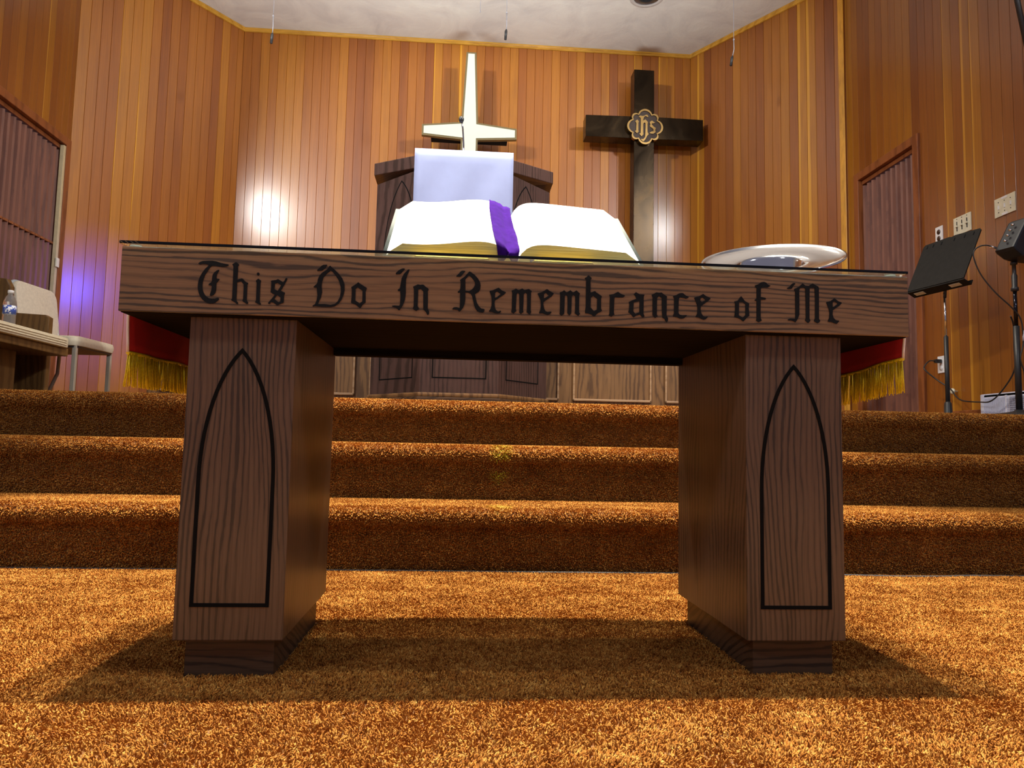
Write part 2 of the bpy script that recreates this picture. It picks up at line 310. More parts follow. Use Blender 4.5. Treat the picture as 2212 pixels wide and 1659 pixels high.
LETTERS = [["T",[[[-6228,7647],[-6197,7676],[-6142,7696],[-6054,7704],[-5967,7708],[-5896,7697],[-5816,7672],[-5745,7657],[-5683,7650],[-5676,7641],[-5682,7623],[-5716,7606],[-5777,7598],[-5847,7602],[-5909,7614],[-5953,7612],[-5987,7599],[-6012,7573],[-6052,7503],[-6092,7428],[-6115,7363],[-6128,7299],[-6132,7235],[-6126,7172],[-6110,7118],[-6081,7064],[-6044,7025],[-5999,6999],[-5946,6992],[-5894,6996],[-5851,7009],[-5825,7012],[-5818,6996],[-5818,6974],[-5843,6950],[-5881,6917],[-5923,6899],[-5976,6895],[-6028,6907],[-6073,6933],[-6119,6972],[-6161,7025],[-6191,7097],[-6208,7169],[-6212,7241],[-6204,7324],[-6182,7397],[-6147,7472],[-6098,7547],[-6045,7604],[-6033,7627],[-6086,7639],[-6147,7641],[-6195,7630],[-6217,7634]],[[-5842,7538],[-5853,7540],[-5887,7523],[-5929,7485],[-5953,7443],[-5960,7388],[-5962,7324],[-5975,7296],[-6005,7276],[-6021,7248],[-6012,7240],[-5968,7237],[-5956,7214],[-5963,7150],[-5978,7095],[-5986,7049],[-5966,7041],[-5923,7056],[-5895,7094],[-5878,7154],[-5879,7236],[-5878,7281],[-5858,7314],[-5826,7356],[-5831,7367],[-5861,7369],[-5879,7372],[-5885,7400],[-5875,7464],[-5851,7511]]]],
["h",[[[-5539,7702],[-5486,7658],[-5485,7640],[-5503,7616],[-5499,7543],[-5502,7368],[-5419,7393],[-5397,7382],[-5350,7333],[-5305,7312],[-5304,7294],[-5315,7275],[-5312,7092],[-5311,6983],[-5282,6938],[-5290,6915],[-5312,6914],[-5384,6962],[-5388,6980],[-5378,7008],[-5378,7190],[-5383,7281],[-5434,7334],[-5503,7313],[-5499,7149],[-5501,6971],[-5466,6932],[-5467,6909],[-5491,6908],[-5541,6947],[-5588,6968],[-5591,6982],[-5578,7005],[-5579,7201],[-5582,7475],[-5586,7613],[-5609,7653]]]],
["i",[[[-5120,7401],[-5070,7366],[-5069,7348],[-5076,7320],[-5077,7146],[-5072,6959],[-5048,6924],[-5052,6908],[-5074,6907],[-5155,6947],[-5154,6961],[-5141,6984],[-5144,7162],[-5147,7318],[-5159,7345],[-5160,7363]],[[-5100,7489],[-5103,7475],[-5112,7465],[-5125,7461],[-5138,7464],[-5148,7474],[-5153,7487],[-5150,7501],[-5140,7512],[-5127,7516],[-5114,7513],[-5104,7503]]]],
["s",[[[-4755,7406],[-4662,7350],[-4641,7374],[-4621,7420],[-4604,7435],[-4587,7422],[-4593,7394],[-4641,7291],[-4694,7183],[-4622,7154],[-4618,7136],[-4633,7098],[-4633,6961],[-4704,6931],[-4743,6907],[-4766,6915],[-4820,6954],[-4865,6962],[-4890,6929],[-4916,6933],[-4916,6951],[-4859,7026],[-4801,7106],[-4864,7136],[-4883,7153],[-4878,7227],[-4878,7337],[-4888,7364],[-4867,7374],[-4797,7386]],[[-4763,7330],[-4811,7317],[-4813,7211],[-4770,7190],[-4747,7186],[-4695,7289]],[[-4761,7103],[-4806,7024],[-4728,6967],[-4694,6986],[-4697,7060]]]],
["D",[[[-3868,7716],[-3860,7705],[-3892,7653],[-3945,7600],[-3972,7593],[-4037,7591],[-4045,7607],[-4012,7637],[-3960,7695],[-3928,7711]],[[-3802,7701],[-3773,7669],[-3717,7626],[-3637,7550],[-3568,7462],[-3525,7351],[-3518,7250],[-3534,7149],[-3573,7046],[-3625,6972],[-3688,6925],[-3764,6907],[-3905,6906],[-4046,6912],[-4095,6905],[-4101,6921],[-4053,6957],[-4029,7030],[-4017,7120],[-4028,7198],[-4037,7270],[-4088,7269],[-4097,7285],[-4053,7326],[-4027,7366],[-4024,7422],[-3995,7502],[-3954,7554],[-3859,7626],[-3818,7689]],[[-3792,7600],[-3855,7547],[-3918,7471],[-3941,7381],[-3948,7291],[-3933,7190],[-3951,7089],[-4005,6958],[-3875,6963],[-3765,6950],[-3690,6969],[-3638,7022],[-3598,7113],[-3586,7214],[-3595,7304],[-3632,7415],[-3690,7503],[-3759,7585]]]],
["o",[[[-3270,7403],[-3248,7384],[-3107,7299],[-3107,7282],[-3126,7220],[-3119,7018],[-3177,6965],[-3208,6913],[-3230,6913],[-3297,6966],[-3386,7002],[-3389,7019],[-3380,7121],[-3385,7266],[-3398,7300],[-3302,7371]],[[-3277,7301],[-3314,7269],[-3311,7050],[-3227,6997],[-3180,7038],[-3182,7240]]]],
["I",[[[-2410,7702],[-2402,7683],[-2473,7600],[-2495,7585],[-2567,7582],[-2573,7602],[-2519,7661],[-2454,7698]],[[-2315,7686],[-2320,7657],[-2351,7577],[-2375,7485],[-2376,7349],[-2370,7225],[-2384,7089],[-2420,6986],[-2477,6894],[-2494,6893],[-2550,6942],[-2617,6957],[-2620,6973],[-2574,6981],[-2486,6978],[-2473,7007],[-2467,7153],[-2478,7260],[-2511,7259],[-2527,7281],[-2484,7317],[-2472,7402],[-2459,7504],[-2418,7597],[-2343,7681]]]],
["n",[[[-2148,7405],[-2106,7393],[-2062,7400],[-2040,7399],[-2000,7363],[-1943,7325],[-1942,7303],[-1955,7274],[-1950,7104],[-1948,6946],[-1921,6891],[-1918,6846],[-1939,6817],[-1962,6833],[-1974,6866],[-2031,6926],[-2036,7101],[-2041,7265],[-2087,7314],[-2137,7301],[-2138,7165],[-2138,6985],[-2111,6935],[-2152,6894],[-2174,6893],[-2230,6931],[-2215,6982],[-2215,7163],[-2220,7309],[-2238,7354],[-2178,7385]]]],
["R",[[[-1257,7698],[-1257,7682],[-1292,7640],[-1331,7589],[-1354,7579],[-1418,7582],[-1423,7594],[-1380,7636],[-1341,7687],[-1309,7700]],[[-1169,7693],[-1075,7632],[-1009,7561],[-967,7489],[-954,7424],[-960,7351],[-987,7301],[-1058,7253],[-1040,7169],[-1018,7088],[-980,7025],[-931,6978],[-875,6972],[-866,6952],[-877,6915],[-905,6899],[-953,6904],[-1010,6927],[-1043,6974],[-1068,7030],[-1086,7110],[-1109,7207],[-1138,7255],[-1194,7277],[-1242,7279],[-1239,7145],[-1249,7056],[-1282,6974],[-1332,6909],[-1356,6910],[-1385,6938],[-1433,6940],[-1477,6943],[-1481,6959],[-1454,6984],[-1402,6990],[-1342,6976],[-1340,7061],[-1342,7272],[-1382,7270],[-1390,7286],[-1355,7316],[-1340,7353],[-1336,7426],[-1340,7491],[-1353,7515],[-1329,7536],[-1266,7584],[-1204,7659]],[[-1183,7607],[-1249,7531],[-1243,7312],[-1171,7310],[-1124,7336],[-1085,7379],[-1062,7428],[-1067,7485],[-1097,7533],[-1138,7580]]]],
["e",[[[-607,7396],[-538,7342],[-468,7312],[-468,7299],[-504,7261],[-674,7141],[-677,7084],[-671,7011],[-650,6963],[-609,6932],[-561,6950],[-547,6938],[-568,6905],[-616,6895],[-664,6898],[-721,6920],[-781,6926],[-784,6938],[-754,6976],[-736,7042],[-734,7139],[-744,7220],[-778,7308],[-779,7325],[-723,7339],[-659,7370]],[[-634,7318],[-669,7296],[-675,7198],[-639,7208],[-564,7275]]]],
["m",[[[-272,7392],[-231,7365],[-199,7371],[-151,7397],[-110,7370],[-78,7375],[-26,7393],[36,7351],[20,7321],[19,7150],[19,6978],[31,6946],[8,6892],[-4,6895],[-61,6939],[-54,6976],[-53,7147],[-60,7294],[-89,7317],[-121,7283],[-122,7145],[-127,6973],[-118,6941],[-166,6899],[-203,6930],[-199,6979],[-203,7142],[-209,7280],[-234,7308],[-258,7278],[-263,7140],[-268,6993],[-255,6953],[-315,6902],[-356,6933],[-345,6990],[-346,7137],[-343,7300],[-356,7348],[-312,7366]]]],
["e",[[[328,7404],[394,7359],[460,7324],[458,7312],[420,7261],[267,7149],[264,7092],[278,7019],[307,6971],[344,6956],[404,6966],[425,6955],[393,6913],[345,6896],[288,6913],[239,6928],[186,6922],[183,6946],[205,6992],[214,7074],[206,7172],[176,7244],[147,7300],[151,7313],[224,7336]],[[309,7323],[273,7305],[270,7223],[298,7232],[363,7275]]]],
["m",[[[661,7395],[700,7357],[720,7358],[785,7398],[826,7362],[851,7363],[903,7400],[932,7370],[972,7339],[958,7297],[956,7125],[958,6969],[979,6941],[943,6899],[873,6950],[880,6999],[882,7163],[876,7278],[843,7311],[811,7275],[809,7119],[807,6947],[771,6899],[730,6945],[732,7117],[725,7272],[700,7304],[676,7270],[675,7115],[669,6930],[617,6890],[576,6927],[583,6956],[585,7111],[586,7316],[577,7345],[630,7367]]]],
["b",[[[1129,7709],[1191,7660],[1196,7644],[1175,7610],[1178,7371],[1207,7374],[1264,7399],[1293,7371],[1397,7305],[1397,7284],[1385,7247],[1387,7058],[1404,7025],[1400,7009],[1338,6974],[1298,6940],[1266,6902],[1241,6901],[1200,6936],[1142,6951],[1078,6961],[1076,7006],[1087,7088],[1087,7335],[1088,7607],[1060,7639],[1064,7651],[1101,7669]],[[1230,7303],[1186,7264],[1182,7075],[1248,7002],[1305,7038],[1311,7244]]]],
["r",[[[1717,7402],[1771,7363],[1851,7335],[1848,7314],[1812,7292],[1740,7289],[1658,7291],[1646,7265],[1641,7121],[1638,6977],[1652,6955],[1589,6904],[1538,6935],[1553,6969],[1556,7118],[1560,7293],[1544,7334],[1626,7352]]]],
["a",[[[2070,7407],[2143,7366],[2241,7364],[2226,7317],[2225,7142],[2223,6987],[2244,6936],[2218,6913],[2192,6919],[2155,6964],[2073,6941],[2032,6908],[2011,6918],[1980,6963],[1923,7007],[1938,7070],[1942,7152],[1932,7209],[1999,7242],[2081,7276],[2060,7321],[2029,7364]],[[2146,7242],[2030,7202],[2021,7031],[2062,6976],[2140,7015]]]],
["n",[[[2475,7417],[2527,7411],[2579,7418],[2631,7378],[2688,7344],[2683,7313],[2681,7158],[2679,6971],[2710,6911],[2705,6859],[2682,6832],[2658,6857],[2637,6903],[2601,6917],[2590,6999],[2585,7154],[2584,7309],[2529,7344],[2491,7306],[2488,7151],[2487,6975],[2506,6950],[2451,6907],[2402,6967],[2401,7148],[2402,7313],[2381,7364],[2433,7392]]]],
["c",[[[2975,7422],[3006,7420],[3059,7378],[3122,7349],[3116,7334],[3069,7311],[3017,7325],[2944,7333],[2923,7301],[2918,7166],[2915,7021],[2944,6991],[2996,6982],[3080,6990],[3082,6975],[3038,6932],[2986,6915],[2934,6918],[2882,6942],[2814,6955],[2809,6976],[2828,7018],[2829,7163],[2829,7308],[2808,7354],[2871,7377],[2923,7410]]]],
["e",[[[3410,7420],[3468,7378],[3557,7344],[3551,7323],[3509,7280],[3362,7171],[3357,7109],[3373,7037],[3404,6986],[3441,6966],[3498,6979],[3498,6958],[3461,6920],[3420,6909],[3372,6923],[3320,6947],[3259,6955],[3263,6976],[3289,7023],[3297,7107],[3289,7189],[3258,7271],[3231,7333],[3237,7343],[3321,7367]],[[3399,7351],[3357,7327],[3352,7285],[3383,7253],[3457,7299]]]],
["o",[[[4177,7403],[4201,7371],[4250,7308],[4332,7267],[4335,7246],[4326,7169],[4338,7018],[4281,6973],[4225,6906],[4203,6905],[4149,6952],[4034,6992],[4039,7019],[4051,7117],[4052,7247],[4035,7289],[4107,7314],[4157,7386]],[[4131,7282],[4125,7022],[4204,6976],[4259,7032],[4260,7243],[4206,7285]]]],
["f",[[[4639,7706],[4684,7694],[4716,7657],[4772,7632],[4760,7621],[4716,7595],[4661,7595],[4594,7590],[4574,7559],[4570,7401],[4659,7390],[4675,7380],[4675,7361],[4658,7350],[4575,7347],[4570,7319],[4566,7134],[4567,6983],[4586,6940],[4583,6924],[4524,6897],[4473,6925],[4478,6947],[4484,6980],[4485,7132],[4487,7316],[4459,7321],[4446,7337],[4487,7371],[4488,7458],[4489,7567],[4456,7615],[4462,7631],[4528,7656],[4584,7696]]]],
["M",[[[5273,7705],[5278,7689],[5233,7638],[5210,7594],[5171,7583],[5115,7585],[5110,7601],[5160,7630],[5206,7687],[5239,7706]],[[5429,7706],[5484,7664],[5551,7661],[5636,7714],[5686,7683],[5753,7652],[5761,7614],[5758,7394],[5754,7001],[5781,6964],[5753,6930],[5724,6915],[5686,6933],[5653,6954],[5653,6965],[5673,7009],[5681,7392],[5674,7627],[5573,7623],[5564,7388],[5559,7005],[5580,6962],[5541,6918],[5518,6919],[5469,6964],[5486,7014],[5486,7385],[5483,7604],[5439,7624],[5372,7605],[5358,7566],[5357,7326],[5354,7075],[5319,6986],[5274,6920],[5230,6940],[5186,6955],[5125,6953],[5119,6974],[5164,6992],[5264,6990],[5273,7050],[5274,7323],[5274,7541],[5254,7573],[5260,7590],[5350,7632]]]],
["e",[[[6080,7430],[6152,7376],[6230,7346],[6224,7329],[6172,7278],[6042,7186],[6035,7098],[6056,7033],[6100,6991],[6167,6982],[6167,6966],[6121,6917],[6088,6919],[6010,6950],[5937,6955],[5937,6974],[5964,7030],[5974,7129],[5958,7215],[5915,7323],[5910,7345],[5995,7370]],[[6075,7371],[6041,7339],[6040,7257],[6065,7258],[6145,7321]]]]]

# ------------------------------------------------------------------ materials
M_CARPET = carpet_mat()
M_PLK_B = plank_mat('cedar_planks_back', 3)
M_PLK_L = plank_mat('cedar_planks_left', 11)
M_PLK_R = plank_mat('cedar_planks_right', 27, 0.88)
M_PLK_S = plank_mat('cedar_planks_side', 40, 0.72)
M_TRIM = oak('trim_wood', 'x', (0.66, 0.36, 0.05), (0.50, 0.25, 0.03), 0.3, 20, 2)
M_TRIMZ = oak('door_trim_wood', 'z', (0.26, 0.085, 0.026), (0.17, 0.052, 0.016), 0.33, 16, 3)
M_DOOR = oak('folding_door_vinyl_wood', 'z', (0.185, 0.068, 0.038), (0.12, 0.040, 0.023), 0.4, 14, 3, pores=0.3)
M_OAKX = oak('dark_oak_horizontal', 'x', freq=88.0, amp=9.0)
M_OAKZ = oak('dark_oak_vertical', 'z', (0.130, 0.080, 0.050), (0.048, 0.032, 0.022), 0.33, 95, 8.0, seed=4.0)
M_OAKSHADE = oak('oak_painted_shade', 'x', (0.012, 0.008, 0.006), (0.007, 0.005, 0.004), 0.95, 60, 6.0, seed=17.0, spec=0.05)  # oak blackened to carry the shade under the tabletop
M_OAKY = oak('dark_oak_side', 'y', (0.10, 0.050, 0.030), (0.042, 0.024, 0.017), 0.33, 40, 3, seed=9.0)
M_PLINTH = oak('dark_oak_plinth', 'x', (0.095, 0.052, 0.028), (0.030, 0.019, 0.013), 0.4, 60, 9, seed=2.0)
M_PULP = oak('pulpit_dark_oak', 'z', (0.085, 0.048, 0.040), (0.040, 0.024, 0.020), 0.32, 46, 3.0, seed=14.0)
M_RAIL = oak('rail_oak', 'z', (0.20, 0.105, 0.040), (0.095, 0.048, 0.020), 0.4, 30, 5.0, seed=21.0)
M_PEW = oak('pew_oak', 'z', (0.13, 0.070, 0.022), (0.075, 0.038, 0.012), 0.45, 30, 4.0, seed=31.0)
M_BLACK = plain('black_paint', (0.008, 0.009, 0.011), 0.8, 0, 0.15, var=0.2, vs=120)
M_GROOVE = plain('groove_black', (0.004, 0.004, 0.004), 0.8, 0, 0.1)
def ceil_mat():
    n = NT('ceiling_plaster', 0.9, 0, 0.2); o = n.obj()
    a = n.noise(o, 2.2, 4.0, 0.6, 1.2); b = n.noise(o, 60.0, 3.0, 0.6)
    n.col(n.ramp(a, [(0.3, (0.64, 0.64, 0.62)), (0.5, (0.73, 0.735, 0.70)), (0.7, (0.79, 0.81, 0.76))]))
    n.bump(n.math('ADD', n.math('MULTIPLY', a, 2.0), n.math('MULTIPLY', b, 0.3)), 0.25, 0.02); return n.m
M_CEIL = ceil_mat()
M_NAVE = plain('nave_wall_paint', (0.55, 0.50, 0.42), 0.8)
M_WHITEPL = plain('white_plastic', (0.78, 0.80, 0.82), 0.35)
M_IVORY = plain('ivory_plastic', (0.70, 0.68, 0.52), 0.35)
M_BLKPL = plain('black_plastic', (0.020, 0.021, 0.023), 0.42, var=0.15)
M_CHROME = plain('polished_steel', (0.80, 0.81, 0.83), 0.12, 1.0, var=0.02)

# ------------------------------------------------------------------ room shell
LX, LY, RX, RY, BY, CZ, SZ = -3.2, 4.32, 3.0, 4.16, 5.5, 4.41, 0.62
BLX, BRX = -2.30, 2.12

def plank_wall(name, p0, p1, z0, z1, mat, s0=0, opening=None, back=0.07):
    """board wall from p0 to p1 (plan view), room side on the right-hand side of p0->p1"""
    a, b = Vector((*p0, 0)), Vector((*p1, 0)); d = (b-a); L = d.length; d.normalize()
    nrm = Vector((d.y, -d.x, 0)); g, dp = 0.0022, 0.0045
    bm = bmesh.new(); uvl = bm.loops.layers.uv.new('uv')
    def q(sa, sb, na, nb, za, zb, flip=False):
        pts = [(sa, na, za), (sb, nb, za), (sb, nb, zb), (sa, na, zb)]
        if flip: pts = pts[::-1]
        f = bm.faces.new([bm.verts.new(a+d*s+nrm*n+Vector((0, 0, z))) for s, n, z in pts])
        for lp, (s, n, z) in zip(f.loops, pts): lp[uvl].uv = (s+s0*PW, z)
    k = 0
    while k*PW < L:
        s, e = k*PW, min((k+1)*PW, L)
        za = z0
        if opening and opening[0]-0.001 <= (s+e)/2 <= opening[1]+0.001: za = opening[2]
        eps = 1e-5
        q(s+eps, s+g, -dp, 0, za, z1); q(s+g, e-g, 0, 0, za, z1); q(e-g, e-eps, 0, -dp, za, z1)
        q(s, e, -back, -back, za, z1, True)
        if za > z0: q(s, e, 0, 0, za, za+0.001)
        k += 1
    for sa in (0, L):
        f = bm.faces.new([bm.verts.new(a+d*sa+nrm*n+Vector((0, 0, z))) for n, z in ((0, z0), (-back, z0), (-back, z1), (0, z1))])
    me = bpy.data.meshes.new(name); bm.to_mesh(me); bm.free(); me.materials.append(mat)
    o = bpy.data.objects.new(name, me); C.objects.link(o); return struct(o)

plank_wall('wall_back', (BLX, BY), (BRX, BY), SZ, CZ, M_PLK_B, 0)
plank_wall('wall_left_angled', (LX, LY), (BLX, BY), SZ, CZ, M_PLK_L, 200)
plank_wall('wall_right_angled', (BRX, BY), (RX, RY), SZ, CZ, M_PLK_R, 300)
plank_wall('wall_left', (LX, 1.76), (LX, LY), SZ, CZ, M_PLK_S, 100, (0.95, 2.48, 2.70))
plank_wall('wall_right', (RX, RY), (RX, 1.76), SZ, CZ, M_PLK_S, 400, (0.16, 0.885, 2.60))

# stage floor, steps, nave floor: one carpet profile
def carpet_profile():
    pts = [(-4.5, 0.0), (1.155, 0.0)]
    fr = [1.15, 1.46, 1.765]; zz = [0.0, 0.218, 0.430, 0.62]
    for k in range(3):
        z = zz[k+1]; y = fr[k]; r = 0.034
        pts.append((y+0.012, zz[k]+0.004)); pts.append((y+0.014, z-2.6*r))
        pts.append((y+0.006, z-2.0*r))
        for a in range(0, 8):
            t = R(-30+a*(120/7.0)); pts.append((y+r-0.012-r*math.cos(t), z-r+r*math.sin(t)))
        if k < 2: pts.append((fr[k+1]+0.008, z))
    return pts
prof = carpet_profile()
mb = MB()
fl = mb.box(-6.2, 6.2, -5.0, 1.16, -0.05, 0.0)
struct(fl.build('floor', M_CARPET))
X0, X1 = -4.6, 4.4
bm = bmesh.new(); pr = prof[1:]+[(5.6, 0.62)]
xs = [X0+(X1-X0)*i/60 for i in range(61)]
rows = [[bm.verts.new((x, y, z)) for x in xs] for y, z in pr]
for A, B in zip(rows, rows[1:]):
    for i in range(60):
        f = bm.faces.new((A[i], A[i+1], B[i+1], B[i])); f.smooth = True
low = [[bm.verts.new((x, y, -0.05)) for x in (X0, X1)] for y in (1.155, 5.6)]
bm.faces.new((low[0][0], low[1][0], low[1][1], low[0][1]))
me = bpy.data.meshes.new('stage_steps'); bm.to_mesh(me); bm.free(); me.materials.append(M_CARPET)
me.set_sharp_from_angle(angle=R(60))
o = bpy.data.objects.new('floor_stage_steps', me); C.objects.link(o); struct(o)

# carpet pile: short yarn tufts over the floor in front and the steps
import numpy as np
def carpet_pile():
    rng = np.random.default_rng(3)
    segs = []                                   # (y0,z0,y1,z1, xa0,xa1, xb0,xb1 x-range at both ends)
    segs.append((-0.62, 0.0, 1.15, 0.0, -1.5, 1.5, -3.0, 3.1))
    P = prof[1:]+[(1.95, 0.62)]
    for a, b in zip(P, P[1:]): segs.append((*a, *b, -3.1, 3.2, -3.1, 3.2))
    pos, nor = [], []
    for y0, z0, y1, z1, xa0, xa1, xb0, xb1 in segs:
        L = math.hypot(y1-y0, z1-z0); area = L*((xa1-xa0)+(xb1-xb0))/2
        n = int(area*76000)
        if n == 0: continue
        t = rng.random(n*2); wd = (xa1-xa0)+((xb1-xb0)-(xa1-xa0))*t
        keep = rng.random(n*2)*max(xa1-xa0, xb1-xb0) < wd
        t = t[keep][:n]; u = rng.random(len(t))
        x = (xa0+(xb0-xa0)*t)+u*((xa1-xa0)+((xb1-xb0)-(xa1-xa0))*t)
        pos.append(np.stack([x, y0+(y1-y0)*t, z0+(z1-z0)*t], 1))
        nn = np.array([0.0, -(z1-z0)/L, (y1-y0)/L]); nor.append(np.repeat(nn[None], len(t), 0))
    pos = np.concatenate(pos); nor = np.concatenate(nor)
    # keep clear of the table plinths
    for x0, x1 in ((-0.624, -0.462), (0.456, 0.618)):
        k = ~((pos[:, 0] > x0-0.004) & (pos[:, 0] < x1+0.004) & (pos[:, 1] > 0.044) & (pos[:, 1] < 0.457) & (pos[:, 2] < 0.01))
        pos, nor = pos[k], nor[k]
    N = len(pos)
    fx = np.zeros(N); fy = np.zeros(N)
    for _ in range(14):
        k = rng.normal(0, 1, 3); k *= rng.uniform(18, 75)/np.linalg.norm(k); k2 = rng.normal(0, 14, 3)
        ph = pos@k+1.5*np.sin(pos@k2+rng.uniform(0, 6)); fx += np.sin(ph+rng.uniform(0, 6)); fy += np.sin(ph+rng.uniform(0, 6))
    lean = np.stack([fx*0.045, fy*0.045, -0.10*np.ones(N)], 1)+rng.normal(0, 0.27, (N, 3))
    L = 0.0075*(0.75+0.5*rng.random(N))[:, None]
    d1 = nor+0.5*lean; d1 /= np.linalg.norm(d1, axis=1)[:, None]
    d2 = nor*0.7+1.2*lean; d2 /= np.linalg.norm(d2, axis=1)[:, None]
    p0 = pos-nor*0.001; p1 = pos+d1*L*0.5; p2 = p1+d2*L*0.5
    allp = np.stack([p0, p1, p2], 1).reshape(-1, 3).astype(np.float32)
    cu = bpy.data.hair_curves.new('carpet_pile'); cu.add_curves([3]*N)
    cu.attributes['position'].data.foreach_set('vector', allp.ravel())
    ra = cu.attributes.get('radius') or cu.attributes.new('radius', 'FLOAT', 'POINT')
    ra.data.foreach_set('value', np.tile(np.array([0.0014, 0.0014, 0.0007], np.float32), N))
    cu.materials.append(fibre_mat())
    o = bpy.data.objects.new('carpet_pile', cu); C.objects.link(o)
    tag(o, 'short orange brown carpet pile on the floor and the three steps', 'carpet'); o['kind'] = 'stuff'
    return N
print('pile', carpet_pile())

mb = MB(); mb.prism([(-3.28, 1.76), (3.08, 1.76), (3.08, 4.19), (2.16, 5.58), (-2.34, 5.58), (-3.28, 4.35)], CZ, CZ+0.08, 'xy')
struct(mb.build('ceiling', M_CEIL))
mb = MB(); mb.box(-6.2, LX-0.07, 1.765, 1.85, 0.62, 9.6)
struct(mb.build('wall_nave_left', M_NAVE))
mb = MB(); mb.box(RX+0.07, 6.2, 1.765, 1.85, 0.62, 9.6)
struct(mb.build('wall_nave_right', M_NAVE))
mb = MB(); mb.box(LX-0.07, RX+0.07, 1.765, 1.85, CZ+0.08, 9.6)
struct(mb.build('wall_nave_header', M_NAVE))

def moulding(name, p0, p1, z, h=0.032, dpt=0.028, mat=M_TRIM):
    a, b = Vector((*p0, 0)), Vector((*p1, 0)); d = (b-a).normalized(); nrm = Vector((d.y, -d.x, 0)); L = (b-a).length
    pf = [(0, 0), (dpt, 0), (dpt, -h*0.35), (dpt*0.7, -h*0.55), (dpt*0.45, -h*0.95), (dpt*0.2, -h), (0, -h)]
    mb = MB(); mb.prism(pf, 0, L, 'yz', 0, lambda v: Vector((a.x+d.x*v.x+nrm.x*v.y, a.y+d.y*v.x+nrm.y*v.y, z+v.z)))
    return struct(mb.build(name, mat))
moulding('trim_1', (BLX, BY), (BRX, BY), CZ-0.001)
moulding('trim_2', (LX, LY), (BLX, BY), CZ-0.001)
moulding('trim_3', (BRX, BY), (RX, RY), CZ-0.001)
mb = MB(); mb.box(RX-0.016, RX-0.0005, 1.80, 3.20, SZ+0.002, 0.708, 0.004)
struct(mb.build('baseboard_right', M_TRIMZ))
# bright corner strip where the angled right wall meets the side wall
mb = MB(); mb.box(-0.006, 0.006, -0.024, 0.024, SZ, CZ-0.04, 0.003, Matrix.Translation((RX-0.030, RY+0.018, 0)) @ Matrix.Rotation(R(33), 4, 'Z'))
M_SAP = oak('yellow_corner_strip_wood', 'z', (0.62, 0.30, 0.03), (0.52, 0.24, 0.025), 0.35, 14, 1)
struct(mb.build('trim_4', M_SAP))

# folding doors
def fold_door(num, X, ya, yb, ztop, side):
    """side=+1: room lies towards +x"""
    d = sempty('door_%d' % num, (X, (ya+yb)/2, SZ)); hy = (yb-ya)/2; H = ztop-SZ
    def sb(mb, x0, x1, *a): mb.box(min(side*x0, side*x1), max(side*x0, side*x1), *a); return mb
    m = MB(); tw = 0.062
    sb(m, -0.03, 0.022, hy, hy+tw, 0, H+tw, 0.005); sb(m, -0.03, 0.022, -hy-tw, -hy, 0, H+tw, 0.005)
    sb(m, -0.03, 0.022, -hy, hy, H, H+tw, 0.005)
    m.build('door_frame', M_TRIMZ, d)
    n = int(round(2*hy/0.062)); st = 2*hy/n
    top, bot = [], []
    fr, bk = [], []
    for i in range(n+1):
        y = -hy+0.01+(2*hy-0.02)*i/n
        for t, dx in ((-0.5, -0.052), (-0.2, -0.022), (0.0, -0.014), (0.2, -0.022)):
            yy = y+t*st
            if -hy+0.004 < yy < hy-0.004: fr.append((yy, dx))
    m = MB()
    T = [[Vector((side*dx, yy, z)) for yy, dx in fr] for z in (0.012, H-0.045)]
    B = [[Vector((side*(dx-0.012), yy, z)) for yy, dx in fr] for z in (0.012, H-0.045)]
    m.slab(T, B); o = m.build('pleated_panel', M_DOOR, d); o.data.set_sharp_from_angle(angle=R(25))
    m = MB(); sb(m, -0.06, -0.012, -hy+0.002, hy-0.002, H-0.035, H-0.003, 0.002); m.build('door_track', M_TRIMZ, d)
    return d, hy, H
dr, hy, H = fold_door(1, RX, 3.30, 3.985, 2.585, -1)
dl, hy, H = fold_door(2, LX, 2.72, 4.235, 2.655, 1)
m = MB(); m.box(-0.010, 0.020, hy-0.034, hy-0.006, 0.01, H-0.01, 0.003); m.build('door_latch_strip', plain('beige_strip', (0.52, 0.44, 0.27), 0.4), dl, 'beige vertical latch strip')
m = MB(); m.box(0.018, 0.032, hy-0.040, hy-0.004, 1.08, 1.15, 0.003); m.build('latch', M_IVORY, dl)
m = MB()
k = int(round(2*hy/0.062))
for i in range(k):
    y = -hy+0.01+(2*hy-0.02)*(i+0.5)/k
    m.box(-0.026, -0.012, y-0.027, y+0.027, 1.255, 1.272, 0.001)
m.build('hinge_rail', M_TRIMZ, dl)

# ------------------------------------------------------------------ communion table
W, HT, AP = 1.524, 0.793, 0.1224
HW = W/2
tb = thing('communion_table', 'large dark oak communion table carved with This Do In Remembrance of Me', 'table', (0, 0, 0))
m = MB(); m.box(-HW, HW, 0, 0.50, HT-AP, HT, 0.0022)
top = m.build('tabletop', M_OAKX, tb)
LETTER_BLACK = M_BLACK
for ch, polys in LETTERS:
    fill_mesh('carved_letter', [[(a/1e4, b/1e4) for a, b in p] for p in polys], -0.0012, 0.002, LETTER_BLACK, top)
m = MB(); m.box(-0.443, 0.437, 0.435, 0.465, 0.652, HT-AP+0.002, 0.001); m.build('stretcher', M_OAKSHADE, tb)
m = MB(); m.box(-HW+0.004, HW-0.004, 0.004, 0.496, HT-AP-0.0015, HT-AP+0.002); m.build('underside_shade_sheet', M_OAKSHADE, tb, 'underside with the shade in its colour')  # thin black sheet added in place of shade below the top
